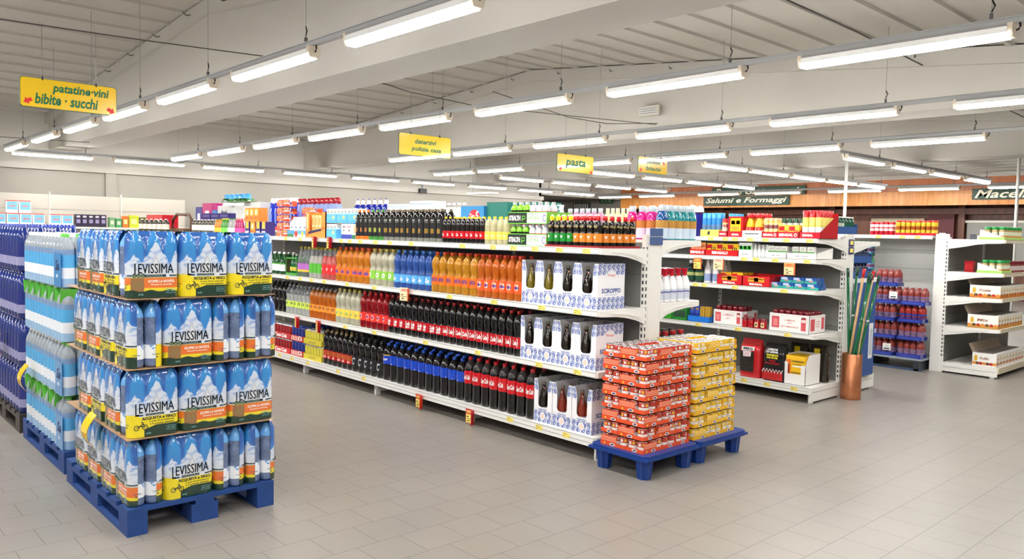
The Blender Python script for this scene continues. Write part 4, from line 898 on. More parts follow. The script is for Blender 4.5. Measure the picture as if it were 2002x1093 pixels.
def film(orange):
    nx, nz, H_ = 150, 150, .35
    rng = np.random.RandomState(3); ph = rng.rand(6)*6
    us = np.linspace(0, 1, nx+1); zs = np.concatenate([np.linspace(0, .25, 101), np.linspace(.25, .345, nz-100+1)[1:]])
    vs, cs = [], []
    KU = np.linspace(0, 1, 27); KW = (rng.rand(27)-.5)*.075
    NG = rng.rand(64, 64)
    def bil(a, b):
        i, j = int(floor(a)), int(floor(b)); f, h = a-i, b-j; q = lambda x, y: NG[x % 64, y % 64]
        return (q(i, j)*(1-f)+q(i+1, j)*f)*(1-h)+(q(i, j+1)*(1-f)+q(i+1, j+1)*f)*h
    def peak(u): return max(.85-1.3*abs(u-.53), .66-1.05*abs(u-.13), .67-1.1*abs(u-.92), .54)
    C_ = lambda *c: np.array([lin(x) for x in c])
    for z in zs:
        e = envR(z); half = 2*R0+e+.0024
        for u in us:
            x = (2*u-1)*half
            xi = 2*R0*round(max(-1, min(1, x/(2*R0)))); dx = x-xi
            rb = botR(z); circ = sqrt(max(0, rb*rb-dx*dx)) if abs(dx) < rb else 0
            t = .93 if z < .24 else max(.70, .93-(z-.24)*4)
            edge = max(0, (abs(x)-2*R0)/max(e, 1e-4)); rn = sqrt(max(0, 1-edge**2.0)) if edge > 0 else 1
            y = -(R0+((1-t)*circ+t*e)*rn+.003)
            vs.append((x, y, z))
            v = z/H_
            wob = float(np.interp(u, KU, KW))
            pk = peak(u)+wob
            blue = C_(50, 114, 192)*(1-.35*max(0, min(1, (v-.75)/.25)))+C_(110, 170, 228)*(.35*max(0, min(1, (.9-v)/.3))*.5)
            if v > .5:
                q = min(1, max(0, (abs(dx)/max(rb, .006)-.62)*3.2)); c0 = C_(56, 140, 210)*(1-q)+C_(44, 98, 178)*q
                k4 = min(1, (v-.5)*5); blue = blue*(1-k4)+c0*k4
            c = blue
            if v < pk:
                dpt = pk-v
                st = bil(u*16+v*9, v*34-u*8)
                c = C_(206, 218, 236)*(1-.0*st)
                if dpt < .26: c = c*(1-max(0, min(1, (st-.5)*4)))+C_(132, 168, 222)*max(0, min(1, (st-.5)*4))
                c = c*(1-min(1, dpt*2.6))+C_(222, 226, 232)*min(1, dpt*2.6)
                a = abs(abs(u-.53)*2.0-(.62-v)*1.0)
                if .40 < v < .62 and abs(u-.53) < .11 and a < .028: c = C_(196, 200, 208)
            if v < .34:
                if orange:
                    if v > .315 and (u < .33 or u > .78) and u > .02: c = C_(26, 52, 60)
                    elif v < .305:
                        c = C_(232, 118, 52)
                        if .07 < u < .31: c = C_(132, 128, 84) if (.1 < u < .28 and .14 < v < .25 and sin(u*90)*sin(v*80) > -.2) is False else C_(150, 110, 70)
                        if u > .31 and v < .145 or u < .07 and v < .2: c = C_(234, 214, 44)
                        if v > .29: c = C_(206, 150, 60)
                    if v < .105+.012*sin(u*18): c = C_(26, 58, 46)
                else:
                    if v > .315 and (.12 < u < .28 or u > .78): c = C_(26, 52, 60)
                    elif v < .305: c = C_(240, 220, 36)
                    if v < .115+.05*max(0, min(1, (u-.3)*5)) and u > .28-.9*(v-.02): c = C_(26, 58, 46)
                if not orange and u < .30-.9*max(0, v-.2) and v < .40: c = C_(240, 220, 36)
            cs.append((c[0], c[1], c[2], 1))
    n = nx+1; m = len(zs)
    fs = [(j*n+i, j*n+i+1, (j+1)*n+i+1, (j+1)*n+i) for j in range(m-1) for i in range(nx)]
    k = len(vs)
    vs2 = [(-x, -y, z) for x, y, z in vs]
    fs2 = [tuple(i+k for i in f) for f in fs]
    tp = [(a*.112, b*.062, .3452+.0*abs(b)) for b in (-1, 0, 1) for a in (-1, -.33, .33, 1)]; k3 = len(vs)*2
    ft = [(k3+j*4+i, k3+j*4+i+1, k3+j*4+i+5, k3+j*4+i+4) for j in range(2) for i in range(3)]; ct = [tuple(lin(x) for x in (80, 136, 200))+(1,)]*12
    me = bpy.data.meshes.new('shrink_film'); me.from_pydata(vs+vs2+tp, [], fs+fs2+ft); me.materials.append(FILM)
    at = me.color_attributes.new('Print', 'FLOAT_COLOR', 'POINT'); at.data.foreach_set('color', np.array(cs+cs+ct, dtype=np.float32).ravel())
    me.polygons.foreach_set('use_smooth', [True]*len(me.polygons)); me.update()
    # lettering laid on the printed face, front and back
    l = G()
    def T(t, u, v, w, h, mat, shear=0, bold=.03): l.text(t, (2*u-1)*.1326, v*H_, w*.265, h*H_, mat, -(R0*2+.002+.0022), shear=shear, bold=bold)
    dk = paint(20, 44, 58)
    vs_, fs_ = [], []
    for t, u, w, h in (('L', .165, .07, .185), ('EVISSIMA', .53, .66, .145)): T(t, u, .435-(.185-h)*-.0+(-.018 if t == 'L' else 0), w, h, dk, bold=.0); T(t, u+.004, .435+(-.018 if t == 'L' else 0), w, h, dk, bold=.0)
    l.box(-.085*.9+.03, .045, -(R0*2+.002+.0024), -(R0*2+.002+.0018), .318*H_, .348*H_, dk) if not orange else l.box(-.05, .058, -(R0*2+.002+.0024), -(R0*2+.002+.0018), .312*H_, .346*H_, dk)
    l.text('NATURALE', 0 if orange else -.001, .331*H_, .08, .018*H_*1.2, paint(150, 170, 160), -(R0*2+.002+.0028))
    if orange:
        T('SCOPRI LA NOVIT\u00c0', .63, .25, .50, .05, paint(250, 240, 226), .0, .035); T('Idratati in famiglia', .63, .195, .4, .028, paint(250, 230, 210), .1)
        for k in range(3): l.box(-.108+k*.022, -.092+k*.022, -(R0*2+.002+.0024), -(R0*2+.002+.0016), .30*H_, .352*H_, paint(110, 130, 90)); l.box(-.106+k*.022, -.094+k*.022, -(R0*2+.002+.003), -(R0*2+.002+.0016), .345*H_, .36*H_, dk)
    else:
        T('ACQUISTA e VINCI', .57, .272, .64, .052, dk, 0, .04); T('in palio 50 bici elettriche', .63, .225, .48, .026, dk, .1, .02); T('e 5 scooter elettrici', .63, .19, .46, .026, dk, .1, .02)
        for cx in (-.092, -.05):
            l.strip([(cx+.0125*cos(t), .052+.0125*sin(t)) for t in np.linspace(0, 2*pi, 14)], .0035, dk, -(R0*2+.002+.0024))
        l.strip([(-.092, .052), (-.075, .06), (-.05, .052), (-.062, .078), (-.07, .08)], .005, dk, -(R0*2+.002+.0026)); l.strip([(-.075, .06), (-.06, .07)], .005, dk, -(R0*2+.002+.0026))
    l.strip([(.058, .024), (.058, .045), (.104, .045), (.104, .024), (.058, .024)], .0018, paint(130, 190, 190), -(R0*2+.002+.0024)); l.text('PET 30%', .081, .0345, .035, .007, paint(130, 190, 190), -(R0*2+.002+.0026))
    T('6x2L', .25 if orange else .38, .055, .1, .028, paint(120, 170, 170))
    m0 = len(l.v); l.v += [(-x, -y, z) for x, y, z in l.v]; l.f += [tuple(i+m0 for i in f) for f in l.f]; l.m += l.m; l.sm += l.sm
    return me, l
bg, bcap, bl_, bw_, bt_ = water_bottle()
class PackSpec(Spec):
    def __init__(s, fm, lt, nm='water_pack'):
        s.name, s.cat, s.proto, s.body = nm, 'water pack', None, None
        s.parts = []
        if fm: s.parts.append(('shrink_film', fm, 'printed shrink film', [('lettering', lt.mesh('lettering'), None, ())]))
        mb, mc, ml = bg.mesh('bottle'), bcap.mesh('cap'), bl_
        m0 = len(ml.v)
        if not hasattr(PackSpec, 'L'):
            for q in (bw_, bt_):
                m0 = len(ml.v); ml.v += q.v; ml.f += [tuple(i+m0 for i in f) for f in q.f]; ml.m += [ml.mi(q.mats[i]) for i in q.m]; ml.sm += q.sm
            PackSpec.L = ml.mesh('bottle_label'); PackSpec.B = mb; PackSpec.C = mc
        s.turned = True
    def put(s, loc, label, group=None, rz=0, sc=None):
        if s.proto is None:
            o = ob(s.name, None); s.proto = o; o['category'] = s.cat
            for n, me, l, subs in s.parts:
                c = ob(n, me, o, l)
                for q in subs: ob(q[0], q[1], c)
            for i in (-1, 0, 1):
                for j in (-1, 1):
                    b = ob('bottle', PackSpec.B, o); b.location = (i*2*R0, j*R0, 0)
                    ob('cap', PackSpec.C, b); e = ob('bottle_label', PackSpec.L, b)
                    e.rotation_euler[2] = {-1: -pi/2, 1: pi/2, 0: 0 if j < 0 else pi}[i]+.25*j*i
            s.tree = [(c, list(c.children)) for c in o.children]
            o.location = loc; o.rotation_euler = (0, 0, rz); o['label'] = label
            if group: o['group'] = group
            return o
        return Spec.put(s, loc, label, group, rz, sc)
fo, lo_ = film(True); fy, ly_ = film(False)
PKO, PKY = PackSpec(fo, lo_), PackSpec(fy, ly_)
LH = .363
EXTRA = .178
XF, YL = -4.265, 1.262                         # front face and left face of the stack
rows_front = {1: [('e',), ('y', 'L'), ('e',), ('e',)], 0: None}
LN = ['bottom', 'second', 'third', 'top']
P3w, P2w = 6*R0+.0075, 4*R0+.0108
fronts = {0: ['e', 'y', 'e', 'e'], 1: ['y', 'o', 'o'], 2: ['e', 'o', 'e', 'e'], 3: ['o', 'y', 'y']}
sides = {0: ['o', 'o', 'o', 'e'], 1: ['o', 'y', 'o'], 2: ['y', 'o', 'o', 'e'], 3: ['y', 'o', 'o']}
for l in range(4):
    z = .1455+l*LH; y = YL
    for i, k in enumerate(fronts[l]):
        if k == 'e':                                  # the short end faces the front, the long printed side runs back
            sp = PKY if (l, i) in ((2, 0),) else PKO
            wy, dxx = P2w, P3w
            sp.put((XF-dxx/2, y+wy/2, z), 'water pack showing bare bottle ends, %s from left at the front of the %s layer' % (nth(i), LN[l]), 'mountain printed water packs', 0)
        else:
            sp = PKO if k == 'o' else PKY; wy = P3w
            sp.put((XF-P2w/2, y+wy/2, z), '%s banded water pack, %s from left at the front of the %s layer' % ({'o': 'orange', 'y': 'yellow'}[k], nth(i), LN[l]), 'mountain printed water packs', pi/2)
        y += wy
    # left flank, from the front corner backwards
    x = XF-(P3w if fronts[l][0] == 'e' else P2w)
    for i, k in enumerate(sides[l]):
        wx = P2w if k == 'e' else P3w
        sp = PKO if k in 'oe' else PKY
        if x-wx < XF-1.2: break
        if k == 'e': sp.put((x-wx/2, YL+P3w/2, z), 'water pack showing bare bottle ends on the left flank, %s behind the corner, %s layer' % (nth(i), LN[l]), 'mountain printed water packs', pi/2)
        else: sp.put((x-wx/2, YL+P2w/2, z), '%s banded water pack on the left flank, %s behind the corner, %s layer' % ({'o': 'orange', 'y': 'yellow'}[k], nth(i), LN[l]), 'mountain printed water packs', 0)
        x -= wx
for l in range(1, 4):
    g = G(); g.box(-1.19, .0, 0, .80, 0, .0035, paint(176, 142, 108)); Spec('slip_sheet', 'card sheet', g).put((-4.253, 1.252, .1455+l*LH-.006), 'brown card sheet under the %s layer of mountain water packs' % LN[l], 'card sheets between layers')
def yellow_card(x, z, label, h=.2):
    g = G(); n = 8; w = .06
    pts = [(-.03+.05*(i/n)**2-.0, z0) for i, z0 in enumerate(np.linspace(0, -h, n+1))]
    vs = [(sx, -.03-.05*sin(pi*i/n), q[1]) for i, q in enumerate(pts) for sx in (-w, w)]
    g.add(vs, [(2*i, 2*i+2, 2*i+3, 2*i+1) for i in range(n)], gloss(250, 214, 30))
    g.add([(a, b+.003, c) for a, b, c in vs], [(2*i, 2*i+1, 2*i+3, 2*i+2) for i in range(n)], gloss(250, 214, 30))
    p = G(); p.box(-.04, .03, -.082, -.0795, -h*.55, -h*.5, paint(190, 150, 30)); p.box(-.03, .02, -.08, -.0775, -h*.65, -h*.6, paint(190, 150, 30))
    Spec('price_card', 'price tag', g, ('print', p)).put((x, 1.262, z), label, 'yellow curled price cards')
yellow_card(-4.78, .555, 'curled yellow price card on the left flank of the mountain water stack')
yellow_card(-6.45, .60, 'curled yellow price card on the pale blue water stack'); yellow_card(-7.45, .72, 'curled yellow price card on the navy bottle stack')
# pale blue water packs (second pallet)
def packed(name, cat, nx, ny, r, h, col, top, bands, capm, filmmat=None, film_h=(.0, 1), art=None, stripe=None):
    parts = []
    b = G(); P = [(0, 0), (.85*r, 0), (r, .03*h), (r, .70*h), (.9*r, .78*h), (.55*r, .88*h), (.34*r, .93*h)]
    b.lathe(P, col, 12, zmats=[(.62*h, col), (9, top)])
    c = G(); c.lathe([(.36*r, .92*h), (.36*r, .99*h), (0, h)], capm, 8)
    lb = G()
    for z0, z1, m in bands: lb.lathe([(r*1.015, z0*h), (r*1.015, z1*h)], m, 12)
    o = Spec(name, cat, None)
    o.grid = []
    for i in range(nx):
        for j in range(ny): o.grid.append(((i-(nx-1)/2)*2*r, (j-(ny-1)/2)*2*r))
    o.m = (b.mesh('bottle'), c.mesh('cap'), lb.mesh('bottle_label'))
    o.film = None
    if filmmat:
        f = G(); X, Yh = nx*r, ny*r
        z0, z1 = film_h[0]*h, film_h[1]*h
        f.prism([(-X-.001, z0), (-X-.001, z1-.03), (-X+.02, z1+.002), (X-.02, z1+.002), (X+.001, z1-.03), (X+.001, z0)], -Yh-.001, Yh+.001, filmmat)
        o.film = f.mesh('wrap')
    o.art = art.mesh('lettering') if art else None; o.stripe = stripe.mesh('stripe') if stripe else None
    return o
def put_packed(o, loc, label, group, rz=0):
    r_ = ob(o.name, None); r_['category'] = o.cat; r_['label'] = label; r_['group'] = group
    for (x, y) in o.grid:
        b = ob('bottle', o.m[0], r_); b.location = (x, y, 0); ob('cap', o.m[1], b)
        if len(o.m[2].vertices): ob('bottle_label', o.m[2], b)
    if o.film: ob('wrap', o.film, r_)
    if o.art: ob('lettering', o.art, r_)
    if o.stripe: ob('stripe', o.stripe, r_)
    r_.location = loc; r_.rotation_euler = (0, 0, rz)
PBL = gloss(70, 150, 214); WCL = M('pale_clear', (176, 186, 196), .1, trans=.3, ior=1.2, coat=.4, bump=.2); SG = paint(96, 190, 70)
st = G()
for s in (-1, 1): st.prism([(s*.086, .34), (s*.07, .34), (s*.05, .25), (s*.058, .25)], -.1365, .1365, gloss(96, 190, 70))
lt = G(); lt.text('Sa', .0, .14, .1, .07, paint(36, 50, 110), -.1385, shear=.3, bold=.015); lt.box(-.085, .085, -.137, -.1345, .0, .22, gloss(66, 150, 218)); lt.disc(.0, .07, .03, .012, paint(190, 215, 240), -.1385)
bands = [(.0, .16, gloss(150, 186, 220)), (.16, .36, paint(226, 232, 240)), (.36, .60, gloss(84, 170, 226))]
pwp = packed('water_pack', 'water pack', 2, 3, .0445, .345, gloss(120, 150, 190), WCL, bands, w_, None)
pws = packed('water_pack', 'water pack', 2, 3, .0445, .345, gloss(120, 150, 190), WCL, bands, w_, None, stripe=st)
pwl = packed('water_pack', 'water pack', 2, 3, .0445, .345, gloss(120, 150, 190), WCL, bands, SG, None, art=lt)
for l in range(4):
    for i in range(6):
        o = pwl if (i == 0 and l in (1, 3)) or (i == 0 and l == 0) else (pws if l % 2 == 0 else pwp)
        put_packed(o, (-5.64-.09-i*.185, 1.275+.135, .1455+l*.352), 'pale blue water pack%s, %s from the right in the %s layer' % (' with green stripes' if o is pws else '', nth(i), LN[l]), 'pale blue water packs')
NV = M('navy_plastic', (26, 48, 122), .12, coat=.5, bump=.15); nvl = [(.2, .5, gloss(60, 76, 160))]
nvp = packed('bottle_pack', 'bottle pack', 3, 2, .054, .36, NV, NV, [(.12, .3, paint(150, 150, 190)), (.3, .55, gloss(34, 48, 124))], gloss(30, 60, 160))
for l in range(4):
    for i in range(3):
        put_packed(nvp, (-6.94-.165-i*.33, 1.275+.11, .1455+l*.365), 'navy bottle pack, %s from the right in the %s layer' % (nth(i), LN[l]), 'navy bottle packs')
pkp = packed('bottle_pack', 'bottle pack', 3, 2, .054, .36, gloss(206, 60, 130), gloss(226, 90, 150), [(.2, .5, paint(236, 180, 210))], w_)
for l in range(3):
    for i in range(3): put_packed(pkp, (-8.22-.165-i*.33, 1.275+.11, .1455+l*.365), 'pink bottle pack, %s from the right in the %s layer' % (nth(i), LN[l]), 'pink bottle packs')
nv2 = packed('bottle_pack', 'bottle pack', 3, 2, .054, .36, NV, NV, [(.12, .3, paint(150, 150, 190))], gloss(30, 60, 170))
for i in range(3): put_packed(nv2, (-8.22-.165-i*.33, 1.275+.11, .1455+3*.365), 'navy bottle pack on the pink packs, %s from the right' % nth(i), 'navy bottle packs')
for i in range(3): put_packed(nv2, (-6.94-.165-i*.33, 1.275+.34, .1455+3*.365), 'navy bottle pack behind the top row, %s from the right' % nth(i), 'navy bottle packs')

# ---------------------------------------------------------------- household shelving: products
BR = gloss(206, 34, 42); BY = gloss(248, 196, 40)
def spray(name, r, h, body, cap, labs, capz=.84, dome=False):
    g = G(); g.lathe([(0, 0), (r*.96, 0), (r, .004), (r, h*(capz-.05)), (r*.9, h*capz)], body, 12)
    c = G(); c.lathe([(r*.98, h*(capz-.03)), (r*.98, h*.975), (r*.85, h), (0, h)], cap, 12)
    l = G()
    for z0, z1, m in labs: l.lathe([(r*1.012, z0*h), (r*1.012, z1*h)], m, 12)
    return Spec(name, 'spray can', g, ('cap', c), ('label', l))
def ctray(w, d_, h, hb, col, words=(), slope=True, prints=(), name='display_tray', logo=None):
    """open counter-display carton: low front, higher back, sloping sides"""
    g = G(); g.box(-w/2, w/2, 0, d_, 0, .003, col); g.box(-w/2, w/2, 0, .003, 0, h, col); g.box(-w/2, w/2, d_-.003, d_, 0, hb, col)
    for s in (-1, 1):
        P = [(0, 0), (d_, 0), (d_, hb), (.0, h)] if slope else [(0, 0), (d_, 0), (d_, h), (0, h)]
        a, b = sorted((s*w/2, s*(w/2-.003))); g.prism(P[::-1], a, b, col, 'x')
    ps = []
    if prints:
        p = G()
        for x0, x1, z0, z1, m in prints: p.box((x0-.5)*w, (x1-.5)*w, -.0009, 0, z0*h, z1*h, m)
        ps.append(('print', p))
    if words:
        l = G()
        for t, cx, cz, ww, hh, m, sh in words: l.text(t, (cx-.5)*w, cz*h, ww*w, hh*h, m, -.0016, shear=sh, bold=.05)
        if logo: l.strip([((logo-.5)*w+.35*h*cos(t)*.6, h*.5+.35*h*sin(t)*.6) for t in np.linspace(0, 2*pi, 12)], h*.1, w_, -.0016)
        ps.append(('lettering', l))
    return Spec(name, 'display tray', g, *ps)
YB_ = 7.38; z1 = 1.6205
bcan = spray('spray_can', .0285, .25, gloss(40, 128, 206), gloss(70, 170, 232), [(.1, .75, gloss(54, 140, 216)), (.25, .5, paint(150, 190, 226))], .8)
ctray(.24, .14, .075, .075, paint(246, 226, 96), [('\u2261', .45, .5, .14, .5, INK, .2)], False).put((-4.885, YB_-.01, z1), 'yellow display tray holding the blue spray cans')
for i in range(4):
    for j in range(2): bcan.put((-4.9724+i*.0584, YB_+.03+j*.06, z1+.0046), 'blue spray can in the yellow tray, %s from left, %s line' % (nth(i), ('front', 'back')[j]), 'blue spray cans')
for j in range(4): bcan.put((-4.70, YB_+.115+j*.062, z1), 'blue spray can right of the yellow tray, %s from the front' % nth(j), 'blue spray cans')
rcan = spray('spray_can', .03, .19, paint(236, 200, 110), BR, [(.3, .7, paint(240, 230, 200)), (.5, .68, BR)], .8)
ctray(.10, .1, .06, .06, BR, [('BENGAL', .5, .5, .8, .3, w_, 0)], False).put((-4.715, YB_-.02, z1), 'small red display tray beside the blue spray cans'); rcan.put((-4.715, YB_+.02, z1+.0046), 'cream spray can with red cap in the small red tray')
rb = printed_box('display_box', 'display box', .17, .13, .215, BR, [(.14, .86, .28, .92, BY), (.2, .46, .62, .8, BR), (.54, .8, .62, .8, BR), (.22, .48, .62, .66, w_), (.56, .82, .62, .66, w_)], [('BENGAL', .5, .12, .5, .09, w_, 0), ('\u2225\u2225', .5, .42, .5, .2, paint(246, 150, 40), 0)])
rb.put((-4.565, YB_-.02, z1), 'red display box with yellow panel on the top household shelf')
ybt = bottle('insecticide_bottle', 'bottle', [(0, 0), (.95, 0), (1, .03), (1, .42), (.8, .62), (.55, .72), (.5, .8)], .245, .043, BY, BR, lab=[(.12, .42, gloss(226, 60, 40))], capr=.85, capz=.80, text=[('\u2261', 0, .3, 1.1, .16, w_, 0)])
ctray(.23, .3, .07, .1, w_, [('insetticida', .5, .55, .7, .2, INK, 0), ('pronto uso', .5, .3, .6, .12, GREY, 0)]).put((-4.37, YB_-.02, z1), 'white display tray holding yellow insecticide bottles')
for i in range(2):
    for j in range(3): ybt.put((-4.425+i*.1, YB_+.04+j*.09, z1+.0046), 'yellow insecticide bottle with red cap, %s in the white tray, %s line' % (('left', 'right')[i], nth(j)), 'yellow insecticide bottles')
sc = spray('spray_can', .024, .195, paint(240, 206, 90), paint(236, 190, 150), [(.25, .75, paint(244, 226, 160)), (.45, .65, paint(190, 80, 130)), (.1, .25, paint(226, 120, 50))], .86)
ctray(.165, .13, .058, .1, BR, [('BENGAL', .42, .5, .66, .42, w_, 0)], logo=.88).put((-4.172, YB_-.02, z1), 'red display tray with three yellow sprays')
for i in range(3): sc.put((-4.225+i*.052, YB_+.02, z1+.0046), 'yellow spray, %s from left in the red tray of three' % nth(i), 'yellow sprays')
for i in range(3): sc.put((-4.225+i*.052, YB_+.08, z1+.0046), 'yellow spray behind the front three, %s from left' % nth(i), 'yellow sprays')
pkb = printed_box('insecticide_box', 'box', .108, .05, .125, paint(240, 196, 60), [(.05, .6, .55, .9, BR), (.1, .9, .0, .3, w_), (.55, .95, .3, .6, paint(232, 120, 60))])
ctray(.24, .16, .062, .10, BR, [('BENGAL', .44, .5, .62, .46, w_, 0)], logo=.86).put((-3.975, YB_-.02, z1), 'wide red display tray with two flat boxes')
for i in range(2): pkb.put((-4.03+i*.112, YB_+.0, z1+.0046), '%s flat yellow and red box in the wide red tray' % ('left', 'right')[i], 'flat insecticide boxes')
gsp = spray('spray_can', .028, .20, paint(226, 226, 220), gloss(20, 80, 50), [(.2, .7, paint(216, 220, 214)), (.4, .6, paint(90, 140, 100))], .8)
for i in range(4): gsp.put((-4.135+i*.07, YB_+.19, z1), 'pale spray can with dark green cap, %s from left behind the flat boxes' % nth(i), 'green capped spray cans')
tall = spray('spray_can', .031, .27, paint(226, 210, 90), BR, [(.12, .40, paint(226, 234, 240)), (.45, .75, paint(236, 220, 120))], .76)
g = G(); w0, D0 = .22, .36
tr = ctray(w0, D0, .06, .25, gloss(190, 30, 40), [('BENGAL', .4, .5, .5, .4, w_, 0)])
tr.put((-3.74, YB_-.02, z1), 'large red display tray of tall sprays at the shelf end')
for i in range(3):
    for j in range(4): tall.put((-3.807+i*.067, YB_+.025+j*.075, z1+.0046), 'tall yellow spray with red cap, %s from left, %s deep in the large red tray' % (nth(i), nth(j)), 'tall red capped sprays')
g = G(); g.textx('BENGAL', 0, 0, .12, .03, w_, 0)
printed_box('paper_pack', 'pack', .27, .25, .25, gloss(40, 40, 150), [(.0, .3, .1, .9, paint(226, 228, 236)), (.3, .34, .1, .9, gloss(60, 66, 180))]).put((-5.20, YB_+.0, z1), 'dark blue pack left of the blue spray cans on the top household shelf')
g = G(); rr_ = random.Random(5)
for k in range(3):
    n = 10; cx, cz, R1 = -.09+k*.09, .035, .05+.012*(k % 2)
    vs = [(cx, 0, cz+R1*1.1)]+[(cx+R1*sin(a)*cos(b)*rr_.uniform(.8, 1.25), R1*.9*sin(a)*sin(b)*rr_.uniform(.8, 1.2), max(0.0, cz+R1*cos(a)*rr_.uniform(.85, 1.2))) for a in (.6, 1.2, 1.9) for b in np.linspace(0, 2*pi, n, endpoint=False)]
    fs = [(0, 1+i, 1+(i+1) % n) for i in range(n)]+[(1+j*n+i, 1+(j+1)*n+i, 1+(j+1)*n+(i+1) % n, 1+j*n+(i+1) % n) for j in range(2) for i in range(n)]
    g.add(vs, fs, M('white_bag', (240, 240, 244), .25, coat=.4), True)
kn = G(); kn.tube([(-.1, 0, .05), (.0, -.02, .09), (.1, 0, .05)], .012, M('white_bag'), 6)
Spec('plastic_bag', 'bag', g, ('knot', kn)).put((-5.20, YB_+.12, z1+.2505), 'crumpled white plastic bag on the dark blue pack')
# second shelf
z2 = 1.4175
orb = ctray(.20, .15, .06, .1, BR, [('BENGAL', .42, .5, .7, .5, w_, 0)], logo=.86); orb.put((-5.03, YB_-.02, z2), 'red display tray with orange sachets, leftmost on the second household shelf')
ors = printed_box('sachet', 'sachet', .045, .012, .13, paint(240, 160, 70), [(.1, .9, .25, .85, paint(226, 90, 60)), (.3, .7, .35, .8, paint(250, 220, 170))])
for i in range(4): ors.put((-5.10+i*.047, YB_+.0, z2+.0046), 'orange sachet, %s from left in the leftmost red tray' % nth(i), 'orange sachets')
ctray(.40, .2, .062, .115, BR, [('BENGAL', .42, .5, .42, .5, w_, 0)], logo=.66).put((-4.725, YB_-.02, z2), 'wide red display tray with black coil boxes')
coil = printed_box('coil_box', 'box', .125, .05, .125, BY, [(0, .5, .55, .9, BR)], [(')))', .55, .45, .6, .5, paint(30, 26, 20), .2)])
for i in range(3): coil.put((-4.855+i*.13, YB_+.0, z2+.0046), 'yellow box with black coils, %s from left in the wide red tray' % nth(i), 'coil boxes')
printed_box('display_box', 'box', .15, .16, .145, paint(226, 228, 226), [(.02, .98, .5, .78, gloss(60, 150, 60)), (.1, .25, .55, .75, w_), (.42, .57, .55, .75, w_), (.74, .9, .55, .75, w_)], [('natura', .5, .2, .5, .1, GREY, 0)]).put((-4.44, YB_-.02, z2), 'pale box with green band on the second household shelf')
cb2 = bottle('lotion_bottle', 'bottle', CONE, .13, .0205, M('milky', (226, 228, 226), .15, coat=.4), w_, lab=[(.1, .4, paint(236, 238, 236))])
for i in range(4):
    for j in range(3): cb2.put((-4.342+i*.0445, YB_+.02+j*.05, z2), 'small milky bottle, %s from left, %s line beside the green banded box' % (nth(i), nth(j)), 'milky bottles')
def wtray(w, x, lab, D_=.25):
    s = ctray(w, D_, .055, .11, w_, [('bio cura', .5, .5, .4, .3, GREY, 0)], prints=[(0, 1, .92, 1, paint(200, 204, 200))]); s.put((x, YB_-.02, z2), lab)
wtray(.22, -4.09, 'white display tray with small cartons on the second household shelf'); wtray(.31, -3.815, 'white display tray with green edged cartons at the shelf end', .34)
wcb = printed_box('small_carton', 'carton', .066, .05, .115, w_, [(0, 1, .46, .58, gloss(90, 150, 80)), (.2, .8, .68, .86, paint(206, 210, 206))])
for i in range(3): wcb.put((-4.16+i*.07, YB_+.01, z2+.0046), 'small white carton with green stripe, %s from left in the white tray' % nth(i), 'small white cartons')
for i in range(3):
    wcb.put((-3.90+i*.08, YB_+.01, z2+.0046), 'small white carton with green stripe, %s from left in the end tray' % nth(i), 'small white cartons')
# third shelf
z3 = 1.1155
bk = bottle('cleaner_bottle', 'bottle', [(0, 0), (1, 0), (1, .62), (.9, .74), (.5, .84), (.4, .9)], .24, .0495, gloss(26, 34, 32), w_, lab=[(.08, .55, gloss(30, 74, 54)), (.3, .45, paint(170, 180, 110))], capr=.55, capz=.86)
for i in range(2): bk.put((-5.142+i*.108, YB_+.05, z3), 'black bottle with green label, %s on the third household shelf' % ('left', 'right')[i], 'black cleaner bottles')
def trigger(name, body, head, lab, h=.27, lean=0, labm=None):
    g = G(); g.lathe([(0, 0), (.042, 0), (.045, .006), (.045, .11), (.04, .15), (.026, .19), (.016, .205), (.015, .215)], body, 12, sy=.75)
    t = G(); t.prism([(-.012, .214), (.012, .214), (.015, .235), (.02, .258), (-.042, .262), (-.046, .25), (-.016, .246), (-.016, .235)], -.008, .008, head)
    t.prism([(-.020, .246), (-.034, .216), (-.029, .212), (-.012, .24)], -.005, .005, head)
    t.lathe([(.0175, .2), (.0175, .217)], head, 10)
    l = G(); l.lathe([(.0458, .02), (.0458, .1)], lab, 12, sy=.76)
    if labm: l.lathe([(.0462, .075), (.0462, .083)], labm, 12, sy=.77)
    return Spec(name, 'spray bottle', g, ('trigger_head', t), ('label', l))
wt = trigger('spray_bottle', paint(244, 245, 247), w_, paint(150, 170, 214)); 
for i in range(2):
    for j in range(4): wt.put((-4.93+i*.105, YB_+.05+j*.08, z3), 'white trigger spray bottle, %s column, %s from the front' % (('left', 'right')[i], nth(j)), 'white trigger sprays', -.5)
def redtray(x, w, D_, lab): 
    s = ctray(w, D_, .105, .12, BR, [('BENGAL', .5, .2, .5, .2, w_, 0)], False, [(.2, .8, .42, .85, paint(236, 160, 50)), (.42, .58, .45, .9, paint(240, 190, 70)), (.2, .8, .66, .74, BR)]); s.put((x, YB_-.02, z3), lab)
redtray(-4.615, .30, .3, 'left of two low red trays with white lettering beside the white sprays'); redtray(-4.30, .31, .3, 'right of two low red trays with white lettering beside the blue cartons')
for i in range(2):
    for j in range(3): coil.put((-4.69+i*.14+.0, YB_+.03+j*.08, z3+.0046), 'yellow coil box in the left of the two low red trays, %s, %s line' % (('left', 'right')[i], nth(j)), 'coil boxes')
tb = printed_box('cleaner_carton', 'carton', .125, .07, .058, gloss(34, 84, 160), [(0, 1, 0, .42, gloss(60, 176, 160)), (.1, .6, .5, .9, paint(190, 206, 236)), (.35, .7, .2, .55, paint(226, 190, 180))])
